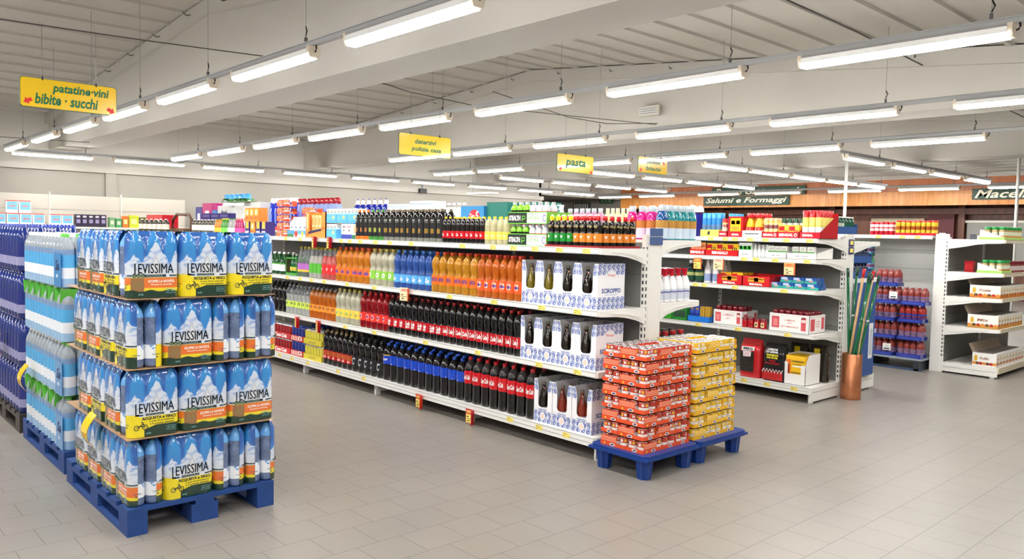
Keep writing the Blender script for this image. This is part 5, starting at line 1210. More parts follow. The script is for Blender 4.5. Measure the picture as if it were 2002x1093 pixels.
for l, xs in ((0, (-4.10, -3.97, -3.84, -3.71)), (1, (-4.0, -3.87, -3.74))):
    for i, xx in enumerate(xs):
        for j in range(2): tb.put((xx, YB_+.02+j*.085+l*.02, z3+l*.0585), 'flat blue and teal carton, %s from left, %s tier, %s line' % (nth(i), ('lower', 'upper')[l], ('front', 'back')[j]), 'flat blue cartons')
# fourth shelf
z4 = .6805
cblue = ctray(.28, .16, .062, .075, gloss(40, 120, 214), (), False); cblue.put((-4.985, YB_-.02, z4), 'bright blue display tray, leftmost on the fourth household shelf')
gb = printed_box('incense_box', 'box', .06, .05, .175, gloss(36, 60, 150), [(.1, .9, .5, .85, gloss(50, 80, 180)), (.2, .8, .7, .85, paint(226, 180, 70))])
gb2 = printed_box('incense_box', 'box', .055, .05, .165, paint(190, 150, 50), [(.42, .58, 0, 1, paint(150, 116, 40))])
for i in range(2): gb.put((-5.08+i*.066, YB_+.0, z4+.0046), '%s blue box in the bright blue tray' % ('left', 'right')[i], 'boxes in the blue tray')
for i in range(2): gb2.put((-4.95+i*.066, YB_+.0, z4+.0046), '%s gold box in the bright blue tray' % ('left', 'right')[i], 'boxes in the blue tray')
LR = paint(206, 84, 92); CW = paint(238, 236, 234)
def lumino(w, D_, h, lab, words, x, y):
    g = G(); g.box(-w/2, w/2, 0, D_, 0, .003, CW); g.box(-w/2, w/2, 0, .004, 0, h, CW); g.box(-w/2, w/2, D_-.004, D_, 0, h, CW)
    for s in (-1, 1): a, b = sorted((s*w/2, s*(w/2-.004))); g.box(a, b, 0, D_, 0, h, CW)
    p = G()
    for a in ((.04, .96, .1, .105), (.04, .96, .9, .905)): p.box((a[0]-.5)*w, (a[1]-.5)*w, -.0009, 0, a[2]*h, a[3]*h, INK)
    for a in (.04, .96): p.box((a-.5)*w-.0005, (a-.5)*w+.0005, -.0009, 0, .1*h, .9*h, INK)
    p.box(-.43*w, -.24*w, -.001, 0, .2*h, .84*h, LR); p.box(-.39*w, -.28*w, -.0016, -.001, .3*h, .7*h, paint(226, 130, 132)); p.box(.30*w, .42*w, -.001, 0, .14*h, .84*h, LR); p.disc(.36*w, .84*h, .06*w, .05*h, LR, -.001); p.box(.31*w, .41*w, -.0016, -.001, .6*h, .75*h, paint(240, 214, 210))
    for a, b, c, e in ((.08*D_, .34*D_, .15*h, .8*h), (.76*D_, .92*D_, .2*h, .85*h)): p.box(w/2, w/2+.001, a, b, c, e, LR)
    for k in range(3): p.box(w/2, w/2+.001, .42*D_, .66*D_, (.35+k*.14)*h, (.38+k*.14)*h, LR)
    for a in ((.04, .96, .1, .105), (.04, .96, .9, .905)): p.box(w/2, w/2+.0009, a[0]*D_, a[1]*D_, a[2]*h, a[3]*h, INK)
    l = G()
    for t, cx, cz, ww, hh in words: l.text(t, cx*w, cz*h, ww*w, hh*h, LR, -.0012, bold=.006)
    Spec('candle_box', 'box', g, ('print', p), ('lettering', l, 'red lettering')).put((x, y, z4), lab)
CR = gloss(176, 22, 34); CD = gloss(110, 16, 30)
def candle_spec(h, r=.028, lab=False):
    g = G(); g.lathe([(0, 0), (r*.92, 0), (r, .006), (r, h*.78), (r*.96, h*.8)], CR, 12); c = G(); c.lathe([(r*1.05, h*.78), (r*1.05, h*.93), (r*.9, h), (0, h)], CD, 12)
    ps = [('lid', c)]
    if lab: l = G(); l.lathe([(r*1.02, .15*h), (r*1.02, .6*h)], paint(240, 224, 170), 4, a0=-pi/2-.7, a1=-pi/2+.5); l.lathe([(r*1.03, .25*h), (r*1.03, .5*h)], paint(110, 70, 40), 3, a0=-pi/2-.3, a1=-pi/2+.3); ps.append(('label', l))
    return Spec('grave_candle', 'candle', g, *ps)
CA = candle_spec(.195)
lumino(.355, .30, .155, 'white candle box lettered Lumino, left on the fourth household shelf', [('LUMINO', .02, .70, .36, .13), ('30T', -.0, .45, .14, .1)], -4.635, YB_+.01)
lumino(.43, .33, .18, 'white candle box lettered Lumino, right on the fourth household shelf', [('LUMINO', .02, .66, .26, .09), ('30T', .02, .5, .1, .08), ('SETTIMANALE', .02, .3, .44, .09)], -3.92, YB_-.02)
for i in range(5):
    for j in range(3): CA.put((-4.775+i*.068, YB_+.055+j*.075, z4+.0046), 'dark red candle, %s from left and %s deep in the left candle box' % (nth(i), nth(j)), 'candles in the left box')
for i in range(6):
    for j in range(4): CA.put((-4.09+i*.068, YB_+.03+j*.075, z4+.018), 'dark red candle, %s from left and %s deep in the right candle box' % (nth(i), nth(j)), 'candles in the right box')
CS, CSL = candle_spec(.105, .033), candle_spec(.105, .033, True)
for i in range(4): (CS if i < 2 else CSL).put((-4.425+i*.072, YB_+.01, z4), 'small red candle %s, %s from left between the candle boxes' % (('without label', 'with gold label')[i > 1], nth(i)), 'small red candles')
# bottom shelf: charcoal and firelighters
z5 = .1625
def bag(w, D_, h, mat, decor):
    g = G(); nx, nz = 10, 12; vs = []; rr = random.Random(int(w*1e4))
    def ring(t):
        k = 1-.10*max(0, (t-.75)/.25)**1.5; dd = D_*(1 if t < .72 else max(.12, 1-(t-.72)/.28*.9))*(.9+.1*min(1, t*6)); out = []
        for i in range(28):
            a = 2*pi*i/28; sx = abs(cos(a))**.45*(1 if cos(a) > 0 else -1); sy = abs(sin(a))**.45*(1 if sin(a) > 0 else -1)
            out.append((sx*w/2*k+rr.uniform(-.004, .004), D_/2+sy*dd/2+rr.uniform(-.004, .004), t*h))
        return out
    ts = [0, .03]+[i/nz for i in range(1, nz+1)]
    for t in ts: vs += ring(t)
    n = 28
    fs = [(j*n+i, j*n+(i+1) % n, (j+1)*n+(i+1) % n, (j+1)*n+i) for j in range(len(ts)-1) for i in range(n)]+[tuple(range(n-1, -1, -1)), tuple((len(ts)-1)*n+i for i in range(n))]
    g.add(vs, fs, mat, True)
    return g
fb = bag(.24, .14, .40, gloss(200, 34, 42), None)
wn = G(); wn.add([(-.10, -.006, .06), (.055, -.006, .06), (.055, -.006, .27), (-.10, -.006, .27)], [(0, 1, 2, 3)], M('charcoal', (48, 44, 38), .3, coat=.5, bump=.8, bscale=28, var=.6, vscale=22)); 
st = G(); st.add([(-.085, -.009, .275), (.06, -.009, .285), (.065, -.009, .325), (-.08, -.009, .32)], [(0, 1, 2, 3)], w_); st.add([(-.065, -.009, .215), (.02, -.009, .22), (.025, -.009, .275), (-.07, -.009, .272)], [(0, 1, 2, 3)], paint(240, 226, 230)); st.text('B8KG', -.01, .302, .11, .026, INK, -.0105, bold=.04, shear=.1); st.strip([(-.05, .225), (-.03, .262), (-.02, .23), (.0, .262)], .006, paint(214, 60, 90), -.0105)
Spec('charcoal_bag', 'bag', fb, ('window', wn, 'dark window showing charcoal'), ('sticker', st, 'white sticker')).put((-4.345, YB_-.02, z5), 'red charcoal bag with white sticker on the bottom household shelf')
kb = bag(.245, .15, .385, gloss(26, 26, 30), None)
kr = G(); kr.add([(-.113, -.004, .012), (.113, -.004, .012), (.112, -.006, .085)]+[(.112-.0172*i, -.006, .085+(.035 if i % 2 else .0)) for i in range(1, 13)]+[(-.112, -.006, .085)], [tuple(range(16))], gloss(190, 36, 40))
wf = G(); wf.strip([(-.112+.0172*i, .088+(.035 if i % 2 else 0)) for i in range(14)], .009, w_, -.0075)
l = G(); l.text('CARBONE', -.0, .325, .11, .022, w_, -.009, bold=.05, shear=.1); l.text('DI LEGNA', -.005, .298, .13, .022, w_, -.009, bold=.05, shear=.1); l.text('CHARBON', -.005, .266, .13, .022, gloss(240, 226, 60), -.009, bold=.05); l.text('DE BOIS', -.005, .24, .12, .02, gloss(240, 226, 60), -.009, bold=.05); l.text('HOLZ', 0, .208, .07, .018, gloss(190, 36, 40), -.009, bold=.05); l.text('HOLZKOHLE', 0, .182, .15, .018, gloss(190, 36, 40), -.009, bold=.05)
Spec('charcoal_bag', 'bag', kb, ('flame_print', kr, 'red flame base'), ('white_flames', wf), ('lettering', l)).put((-4.075, YB_-.02, z5), 'black charcoal bag lettered Carbone di legna beside the red bag')
g = G(); w0, D0 = .225, .30
for s in (-1, 1):
    P = [(0, 0), (D0, 0), (D0, .30), (.07, .30), (0, .2)]; a, b = sorted((s*w0/2, s*(w0/2-.004))); g.prism(P[::-1], a, b, CW, 'x')
g.box(-w0/2, w0/2, 0, D0, 0, .003, CW); g.box(-w0/2, w0/2, 0, .004, 0, .105, CW); g.box(-w0/2, -w0/2+.035, 0, .004, .105, .22, CW); g.box(w0/2-.05, w0/2, 0, .004, .105, .2, CW); g.box(-w0/2, w0/2, D0-.004, D0, 0, .3, CW)
Spec('display_box', 'box', g).put((-3.835, YB_-.02, z5), 'white open box of yellow firelighters on the bottom household shelf')
fl = printed_box('firelighter_box', 'box', .2, .05, .285, BY, [(.0, .26, .3, .85, paint(236, 120, 40)), (.05, .2, .3, .7, paint(200, 60, 30)), (.35, .95, .6, .65, w_)], [('ACCENDIFUOCO', .62, .8, .66, .06, INK, 0), ('ACCENDIFUOCO', .6, .4, .66, .05, INK, 0), ('per barbecue', .62, .7, .5, .04, INK, 0)])
for j in range(4): fl.put((-3.835, YB_-.012+j*.056, z5+.0046), 'yellow firelighter box, %s from the front in the white open box' % nth(j), 'firelighter boxes')
yb2 = bag(.2, .10, .37, gloss(34, 32, 24), None); ys_ = G(); ys_.box(-.03, .03, -.008, -.004, .05, .34, gloss(226, 200, 40))
ybs = Spec('briquette_bag', 'bag', yb2, ('yellow_stripe', ys_))
for i in range(2): ybs.put((-4.0+i*.215, YB_+.335, z5), 'black bag with yellow stripe, %s from left behind the firelighters' % nth(i), 'black and yellow bags')

# ---------------------------------------------------------------- back side of the drinks shelving
ZB = 1.5825
YBK = 5.22
def bottles_row(spec, x0, x1, n, y, z, desc, where, grp=None): row(spec, x0, x1, n, y, z, desc, where, grp)
tl = bottle('softener_bottle', 'bottle', [(0, 0), (.9, 0), (1, .03), (1, .62), (.72, .8), (.66, .82)], .27, .046, gloss(20, 140, 150), M('pale_cap2', (196, 206, 214), .25), lab=[(.04, .5, paint(206, 222, 238)), (.34, .56, paint(190, 140, 60))], capr=.62, capz=.82)
mg = bottle('softener_bottle', 'bottle', [(0, 0), (.9, 0), (1, .03), (1, .62), (.72, .8), (.66, .82)], .27, .046, gloss(220, 30, 140), M('pale_cap2'), lab=[(.04, .5, paint(226, 206, 226)), (.34, .56, paint(200, 120, 50))], capr=.62, capz=.82)
nb = bottle('softener_bottle', 'bottle', [(0, 0), (.9, 0), (1, .03), (1, .62), (.72, .8), (.66, .82)], .27, .046, gloss(26, 84, 150), M('pale_cap2'), lab=[(.04, .5, paint(206, 222, 238)), (.34, .56, paint(190, 140, 60))], capr=.62, capz=.82)
bw = 'on the back top shelf at the near end'
for i in range(4):
    tl.put((-3.715, 5.33-i*.0935, ZB), 'teal softener bottle, %s from the rear along the shelf end' % nth(i), 'teal softener bottles', pi/2)
nb.put((-3.715, 4.955, ZB), 'blue softener bottle in line with the teal softener bottles', None, pi/2)
for k in range(4):
    for i in range(2): (tl if k < 1 else mg).put((-3.82-k*.1, 5.30-i*.2, ZB), '%s softener bottle, %s column behind the end row, %s' % (('teal' if k < 1 else 'magenta'), nth(k), ('rear', 'front')[i]), 'softener bottles behind the end row')
pkq = bottle('detergent_bottle', 'bottle', SPORT, .255, .0335, M('pink_clear', (226, 150, 190), .1, coat=.4), M('pale_cap2'), lab=[(.1, .42, paint(226, 90, 160))], capr=.6, capz=.86)
ylq = bottle('detergent_bottle', 'bottle', SPORT, .255, .0262, M('cream_clear', (240, 222, 170), .1, coat=.4), M('cream_cap', (246, 226, 196), .3), lab=[(.1, .42, paint(240, 190, 60))], capr=.6, capz=.86)
row(pkq, -4.876, -4.45, 6, 5.12, ZB, 'pink detergent bottle', 'on the back top shelf'); row(ylq, -4.45, -4.17, 5, 5.14, ZB, 'cream detergent bottle', 'on the back top shelf')
ts = trigger('spray_bottle', paint(206, 208, 214), paint(236, 238, 240), paint(190, 194, 204), labm=paint(200, 50, 80))
row(ts, -5.45, -4.876, 6, 5.1, ZB+.03, 'grey trigger spray with white head', 'on the back top shelf', None, .002, .2)
g = G(); g.box(-.18, .18, 0, .25, 0, .29, paint(50, 146, 206)); p = G(); p.disc(.035, .18, .088, .075, paint(206, 44, 60), -.0012, 20); l = G(); l.text('Top', .0, .185, .075, .06, w_, -.002, shear=.15, bold=.03); l.text('5', .075, .195, .05, .085, w_, -.002, shear=.15, bold=.03)
Spec('carton', 'box', g, ('emblem', p, 'red round emblem'), ('lettering', l)).put((-6.12, 5.05, ZB), 'bright blue carton with red round emblem on the back top shelf')
g = G(); 
g1 = printed_box('carton', 'box', .30, .25, .325, paint(36, 124, 112), [(.25, .65, .18, .45, w_), (.3, .6, .24, .38, paint(60, 90, 160)), (.0, 1, .985, 1, paint(26, 96, 86))]); g1.put((-5.78, 5.08, ZB), 'teal green carton, left of the pair beside the blue carton'); g1.put((-5.42, 5.2, ZB), 'teal green carton, right of the pair behind the trigger sprays')
wb = bottle('shampoo_bottle', 'bottle', SPORT, .33, .04, paint(240, 241, 240), w_, lab=[(.2, .6, paint(226, 230, 226))], capr=.5)
row(wb, -6.75, -6.33, 5, 5.15, ZB, 'tall white bottle beside the blue carton', 'on the back top shelf')
for i, (xx, h) in enumerate(((-7.55, .33), (-7.1, .36))): printed_box('carton', 'box', .40, .2, h, paint(232, 234, 234), [(0, 1, .9, .92, paint(120, 170, 190)), (.2, .8, .6, .62, paint(140, 176, 190)), (.0, .02, 0, 1, paint(180, 190, 190))]).put((xx, 5.12, ZB), '%s pale carton on the back top shelf beside the navy sprays' % ('left', 'right')[i])
ns = trigger('spray_bottle', gloss(26, 40, 150), w_, gloss(40, 60, 170), labm=paint(226, 230, 240))
g = G(); g.lathe([(0, 0), (.05, 0), (.053, .01), (.053, .25), (.046, .30), (.024, .335), (.02, .345)], gloss(26, 40, 150), 12); c = G(); c.lathe([(.024, .335), (.026, .34), (.024, .375), (.01, .385), (.006, .395), (0, .395)], w_, 8); t = G(); t.lathe([(.007, .375), (.009, .40), (0, .405)], gloss(26, 40, 150), 8)
nvb = Spec('pump_bottle', 'bottle', g, ('collar', c), ('tip', t)); row(nvb, -8.5, -7.75, 6, 5.15, ZB, 'navy bottle with white pump', 'on the back top shelf')
ub = G(); ub.prism([(-.06, 0), (.06, 0), (.06, .2), (.02, .34), (-.02, .34), (-.055, .2)], -.035, .035, gloss(40, 60, 190)); uc = G(); uc.lathe([(.03, .33), (.032, .335), (.032, .40), (0, .405)], w_, 8); ul = G(); ul.box(-.045, .045, -.0362, -.035, .04, .18, paint(120, 150, 226)); ul.prism([(-.045, .18), (.0, .18), (.045, .26), (.0, .26)], -.0362, -.035, paint(206, 220, 244))
ubs = Spec('detergent_bottle', 'bottle', ub, ('cap', uc), ('label', ul)); row(ubs, -10.8, -9.95, 6, 5.15, ZB+.05, 'blue detergent bottle with white cap', 'on the back top shelf')
ur = G(); ur.prism([(-.05, 0), (.05, 0), (.05, .24), (.03, .30), (-.03, .30), (-.05, .24)], -.035, .035, gloss(150, 170, 220)); rc = G(); rc.lathe([(.036, .29), (.04, .295), (.04, .37), (0, .375)], gloss(160, 24, 40), 8); rl_ = G(); rl_.box(-.04, .04, -.0362, -.035, .04, .2, paint(96, 60, 160))
urs = Spec('detergent_bottle', 'bottle', ur, ('cap', rc, 'dark red cap'), ('label', rl_)); row(urs, -9.95, -8.85, 9, 5.15, ZB+.06, 'lilac detergent bottle with dark red cap', 'on the back top shelf')
g = G(); g.box(-10.82, -8.82, 5.06, 5.3, ZB, ZB+.05, paint(70, 110, 180)); f = G(); f.box(-10.82, -9.9, 5.058, 5.06, ZB, ZB+.05, paint(206, 60, 60)); Spec('carton_tray', 'tray', g, ('red_front', f)).put((0, 0, 0), 'flat blue tray under the detergent bottles with dark red caps')
g = G(); g.prism([(-.2, 0), (.2, 0), (0, .22)], -.02, .02, gloss(50, 110, 200)); Spec('card_display', 'display card', g).put((-9.3, 5.06, ZB+.051), 'blue triangular display card among the dark red caps')
wbb = G(); wbb.lathe([(0, 0), (.08, 0), (.085, .01), (.085, .38), (.06, .44), (.045, .46)], paint(240, 240, 236), 12); wc = G(); wc.lathe([(.05, .455), (.052, .46), (.05, .55), (.0, .56)], gloss(70, 160, 220), 10); wl = G(); wl.lathe([(.0862, .12), (.0862, .3)], paint(232, 226, 228), 12); wl.box(-.03, .03, -.088, -.086, .18, .24, paint(214, 90, 110))
wbs = Spec('bleach_bottle', 'bottle', wbb, ('cap', wc, 'blue cap'), ('label', wl)); row(wbs, -12.75, -11.8, 5, 5.29, ZB, 'large white bottle with blue cap', 'on the back top shelf')
printed_box('carton', 'box', .60, .17, .36, paint(206, 206, 204), [(.0, .01, 0, 1, GREY), (.5, .9, .16, .18, GREY)], [('Wami\'s', .42, .7, .4, .22, INK, .1)]).put((-12.1, 5.02, ZB), 'grey carton with oval dark lettering among the white bottles')
printed_box('carton', 'box', .54, .2, .40, paint(214, 212, 210), [(.5, .8, .6, .8, paint(150, 150, 150)), (.0, .3, .3, .42, paint(226, 110, 96))]).put((-11.1, 5.0, ZB), 'pale carton behind the orange cartons'); 
lf = G()
for k in range(26):
    a, b = random.uniform(-.35, .35), random.uniform(-.08, .08); q = random.uniform(0, 6); lf.add([(a, b, .0), (a+.09*cos(q), b+.09*sin(q), .03), (a+.14*cos(q), b+.14*sin(q), .01), (a+.07*cos(q+.5), b+.07*sin(q+.5), .05)], [(0, 1, 2, 3)], paint(60, 130, 60))
lp = G(); lp.box(-.4, .4, -.1, .1, -.01, .004, paint(90, 120, 70)); Spec('leafy_garland', 'garland', lp, ('leaves', lf)).put((-11.55, 5.0, 1.995), 'green leafy garland lying over the pale cartons')
for i, (xx, w, h, c) in enumerate(((-13.55, .28, .36, (52, 56, 140)), (-13.19, .40, .42, (190, 40, 120)), (-12.88, .18, .30, (60, 130, 200)))): printed_box('carton', 'box', w, .2, h, gloss(*c), [(.3, .7, .3, .7, paint(226, 226, 236))]).put((xx, 5.16, ZB), '%s carton at the far end of the back top shelf' % ('violet', 'magenta', 'light blue')[i])
for i, xx in enumerate((-12.55, -12.2, -11.86)): printed_box('carton', 'box', .32, .12, .24, paint(48, 40, 112), [(.3, .55, .2, .5, paint(226, 120, 140)), (.1, .9, .8, .84, paint(140, 130, 190))]).put((xx, 4.895, ZB), 'dark violet carton, %s of three in front of the grey carton' % nth(i), 'dark violet cartons')
bkt = bottle('jar', 'jar', STRAIGHT, .20, .05, gloss(60, 54, 44), paint(236, 232, 222), lab=[(.2, .6, paint(226, 220, 206))], parts=False)
for i in range(6): bkt.put((-13.6+i*.22, 4.26, 1.5155), 'dark jar with cream label, %s from left far along the top drinks shelf' % nth(i), 'dark jars')
for i in range(9): bkt.put((-11.95+i*.13, 4.5, 1.5155), 'dark jar in the second line, %s from left on the top drinks shelf' % nth(i), 'dark jars in the second line')
# under the back top shelf at the near end
wtr = trigger('spray_bottle', paint(244, 245, 247), gloss(206, 36, 54), paint(206, 212, 226), labm=paint(60, 70, 150))
for i in range(5):
    wtr.put((-3.715, 4.93+i*.087, 1.1015), 'white spray bottle with red trigger, %s from the front along the shelf end' % nth(i), 'white sprays with red triggers', 0)
for i in range(4): wtr.put((-3.82, 4.93+i*.087, 1.1015), 'white spray bottle with red trigger in the inner line, %s from the front' % nth(i), 'white sprays with red triggers', 0)
dbx = printed_box('detergent_box', 'box', .16, .2, .135, gloss(36, 56, 160), [(.1, .8, .2, .5, paint(96, 170, 214)), (.15, .6, .6, .8, paint(200, 214, 236)), (.2, .9, .12, .24, paint(236, 210, 70))])
for i in range(2):
    for l in range(3): dbx.put((-3.99, 5.02+i*.19, 1.1015+l*.137), 'navy detergent box, %s in tier %d behind the red triggers' % (('front', 'rear')[i], l+1), 'navy detergent boxes', pi/2)
gt = ctray(.20, .2, .06, .15, gloss(60, 150, 50), ()); gt.put((-5.44, YB_-.02, z4), 'bright green open tray, left of the green pair on the fourth household shelf')
g2 = ctray(.20, .2, .125, .14, gloss(44, 130, 52), (), False, [(.1, .9, .25, .85, paint(40, 70, 50))]); g2.put((-5.235, YB_-.02, z4), 'deeper green tray, right of the green pair on the fourth household shelf')
g = G(); g.box(-.06, .06, -.03, .03, 0, .2, BY); p = G(); p.box(-.03, .03, -.032, -.03, .08, .13, paint(40, 36, 30)); Spec('seed_packet', 'packet', g, ('print', p)).put((-5.62, YB_+.03, z4), 'yellow packet left of the green trays on the fourth household shelf')
for k, (cm, nm) in enumerate(((gloss(170, 30, 36), 'red'), (paint(30, 50, 40), 'dark green'))):
    cbt = bottle('polish_bottle', 'bottle', STRAIGHT, .25, .035, gloss(44, 40, 36), cm, capr=.7, capz=.86)
    for i in range(4): cbt.put((-3.72-k*.09, 4.95+i*.1, .6215), 'dark bottle with %s cap, %s from the front on the lower back shelf' % (nm, nth(i)), 'dark bottles on the lower back shelf')


# ---------------------------------------------------------------- back of the household shelving, broom bin, juice pallet
BB = paint(44, 84, 150)
def bluetray(x, y, z, lab, gh=.16):
    g = G(); w, D_ = .44, .22
    g.box(-w/2, w/2, 0, D_, 0, .004, BB); g.box(-w/2, w/2, 0, .004, 0, .075, BB); g.box(-w/2, w/2, D_-.004, D_, 0, .1, BB)
    for s in (-1, 1): a, b = sorted((s*w/2, s*(w/2-.004))); g.prism([(0, 0), (0, .1), (D_*.3, .1), (D_*.5, .075), (D_, .075), (D_, 0)], a, b, BB, 'x')
    Spec('display_tray', 'display tray', g).put((x, y, z), lab, 'blue card trays', pi/2)
GJ = gloss(16, 78, 58)
gj = bottle('jar', 'jar', STRAIGHT, .17, .034, GJ, paint(226, 226, 222), lab=[(.3, .62, gloss(20, 90, 66))], capr=.8)
gjl = bottle('jar', 'jar', STRAIGHT, .17, .034, GJ, paint(226, 226, 222), lab=[(.3, .62, paint(190, 196, 176))], capr=.8)
bluetray(-3.66, 8.0, 1.675, 'blue card tray of green jars on top of the household shelving end')
for i in range(5):
    for j in range(2): (gjl if i < 2 else gj).put((-3.70-j*.075, 7.85+i*.075, 1.6796), 'green jar%s, %s from left, %s deep in the top blue tray' % (' with pale label' if i < 2 else '', nth(i), nth(j)), 'green jars in the top blue tray')
bluetray(-3.66, 8.385, 1.371, 'blue card tray of dark jars, upper of two at the back of the household shelving', )
bluetray(-3.66, 8.385, 1.2105, 'blue card tray of dark jars, lower of two at the back of the household shelving')
nj = bottle('jar', 'jar', STRAIGHT, .153, .034, gloss(30, 44, 80), gloss(40, 60, 110), lab=[(.3, .62, gloss(60, 80, 120))], capr=.8)
for l, z in ((0, 1.2151), (1, 1.3756)):
    for i in range(5): nj.put((-3.702, 8.228+i*.078, z), 'dark blue jar, %s from left in the %s of the two blue trays' % (nth(i), ('lower', 'upper')[l]), 'dark blue jars')
g = G(); g.box(.0, .03, -.24, .24, 0, 1.0, BB); p = G(); p.box(.03, .0312, .10, .2, .18, .56, paint(232, 234, 236)); p.box(.0312, .032, .12, .18, .22, .5, paint(190, 196, 206))
Spec('card_stand', 'display stand', g, ('label_panel', p, 'white label panel')).put((-3.638, 8.40, .17), 'tall blue card stand behind the copper broom bin')
# copper bin with broom handles
COP = M('copper', (206, 134, 94), .34, .75, var=.3, vscale=9, bump=.3, bscale=22)
bx, by = -3.535, 7.96
g = G(); R_ = .097; H_ = .46
g.lathe([(0, .0), (R_, 0), (R_, .01), (R_, H_), (R_-.004, H_+.003), (R_-.006, H_), (R_-.006, .012), (0, .012)], COP, 28)
Spec('copper_bin', 'bin', g).put((bx, by, 0), 'hammered copper cylinder bin holding broom handles')
GRN = gloss(20, 104, 66); WDN = wood_mat('pale_wood', (206, 168, 120), (222, 188, 140), False); REDC = gloss(206, 40, 44)
def handle(a, top, col, cap, label, n_):
    g = G(); p0 = np.array(a); p1 = np.array(top); u = (p1-p0)/np.linalg.norm(p1-p0); L_ = np.linalg.norm(p1-p0)
    g.tube([p0, p0+u*(L_-.07)], .014, col, 10); c = G(); c.tube([p0+u*(L_-.09), p0+u*L_], .0147, cap, 10); s = G(); s.tube([p0+u*L_*.62, p0+u*(L_*.62+.02)], .0142, paint(206, 210, 214) if n_ else col, 10)
    Spec('broom_handle', 'broom handle', g, ('grip', c), ('sticker', s)).put((bx, by, 0), label, 'broom handles in the copper bin')
for i, (a, t, col, cap, lab) in enumerate((((-.01, .0, .02), (-.085, .0, 1.33), GRN, gloss(16, 70, 50), 'green broom handle leaning far left in the copper bin'),
    ((-.065, .03, .02), (.0, .03, 1.34), GRN, gloss(16, 70, 50), 'green broom handle standing nearly upright in the copper bin'),
    ((-.06, -.03, .02), (.095, -.032, 1.33), WDN, REDC, 'pale wooden handle with red grip, left of the red pair'),
    ((-.04, .056, .02), (.15, .059, 1.31), WDN, REDC, 'pale wooden handle with red grip, right of the red pair'),
    ((.0, -.03, .02), (.15, -.034, 1.30), GRN, gloss(16, 70, 50), 'green broom handle between the two wooden handles'),
    ((-.042, -.0605, .02), (.185, -.0635, 1.28), GRN, gloss(16, 60, 46), 'green broom handle leaning right in front in the copper bin'),
    ((-.03, .028, .02), (.22, .03, 1.27), GRN, gloss(16, 60, 46), 'green broom handle leaning furthest right in the copper bin'),
    ((.02, .0, .02), (.1, .0, 1.0), WDN, WDN, 'short pale wooden handle at the right in the copper bin'))): handle(a, t, col, cap, lab, i in (1, 4, 6))
# header shelf: cans in a row
hc = spray('food_tube', .028, .17, gloss(190, 30, 50), gloss(200, 30, 40), [(.3, .5, paint(236, 200, 200)), (.6, .8, paint(240, 226, 226))], .9)
hy = spray('food_tube', .027, .185, gloss(214, 186, 60), gloss(206, 44, 40), [(.1, .8, gloss(222, 190, 50)), (.35, .6, gloss(206, 70, 50))], .9)
zh = 1.6925
for i in range(5):
    for j in range(2): hc.put((-4.50+i*.06, 10.56+j*.06, zh), 'red tube with pale bands, %s from left, %s line over the juice pallet' % (nth(i), ('front', 'back')[j]), 'red tubes on the shelf')
for k, (x0, lab) in enumerate(((-4.08, 'left'), (-3.836, 'right'))):
    ctray(.254, .15, .03, .03, gloss(196, 30, 48), (), False).put((x0, 10.53, zh), '%s low red tray of yellow tubes over the juice pallet' % lab)
    for i in range(4):
        for j in range(2): hy.put((x0-.093+i*.062, 10.565+j*.062, zh+.0046), 'yellow tube, %s from left, %s line in the %s low red tray' % (nth(i), ('front', 'back')[j], lab), 'yellow tubes in red trays')
euro2 = paint(52, 56, 66)
g = G(); g.box(-.36, .36, 0, .6, .13, .15, paint(150, 160, 176))
parts = []
for sx in (-.30, .30):
    b = G(); b.box(sx-.03, sx+.03, 0, .6, .0, .13, euro2); parts.append(('runner', b))
b = G(); b.box(-.36, .36, .0, .05, .0, .025, paint(60, 80, 110)); parts.append(('runner', b))
Spec('pallet', 'pallet', g, *parts).put((-4.085, 10.33, 0), 'dark low pallet under the red juice packs')
JR = M('juice_red', (150, 62, 56), .15, coat=.5, trans=.1); JF = gloss(40, 56, 150)
jst = G(); jst.box(-.15, .15, -.0925, .0925, .0, .045, JF)
for s in (-1, 1): jst.box(-.12, .12, -.0935 if s < 0 else .0925, -.0925 if s < 0 else .0935, .012, .034, gloss(60, 80, 180))
jp = packed('juice_pack', 'juice pack', 4, 2, .0375, .215, JR, JR, [(.22, .50, gloss(120, 110, 170)), (.3, .44, paint(196, 150, 170))], gloss(150, 50, 60), stripe=jst)
jp2 = packed('juice_pack', 'juice pack', 4, 2, .0375, .215, gloss(160, 40, 34), gloss(150, 36, 30), [(.24, .52, gloss(40, 60, 160)), (.3, .42, paint(206, 90, 90))], gloss(60, 70, 160), stripe=jst)
tag_ = G(); tag_.box(-.05, .05, -.0965, -.094, .07, .16, w_); tag_.box(-.03, .03, -.0972, -.0965, .08, .09, INK)
for l in range(5): put_packed(jp, (-4.24+.02*(l % 2)+(.03 if l > 2 else 0), 10.45, .1515+l*.222), 'red juice pack, %s from the bottom in the left pile' % nth(l), 'red juice packs')
for l in range(4): put_packed((jp2 if l == 2 else jp), (-3.90+(.02 if l == 3 else 0), 10.46, .1515+l*.222), 'red juice pack, %s from the bottom in the right pile' % nth(l), 'red juice packs')
for l in range(3): put_packed(jp, (-4.08, 10.68, .1515+l*.222), 'red juice pack, %s from the bottom in the rear pile' % nth(l), 'red juice packs')
for xx, z, lab in ((-4.16, .1515, 'lowest'), (-4.11, .1515+3*.222, 'second highest')):
    g = G(); g.box(-.05, .05, -.0015, 0, 0, .085, w_); p = G(); p.box(-.035, .035, -.0022, -.0015, .012, .026, INK); p.box(-.02, .02, -.0022, -.0015, .05, .056, GREY)
    Spec('price_card', 'price tag', g, ('print', p)).put((xx, 10.352, z+.07), 'white price card on the %s pack of the left juice pile' % lab, 'white price cards')
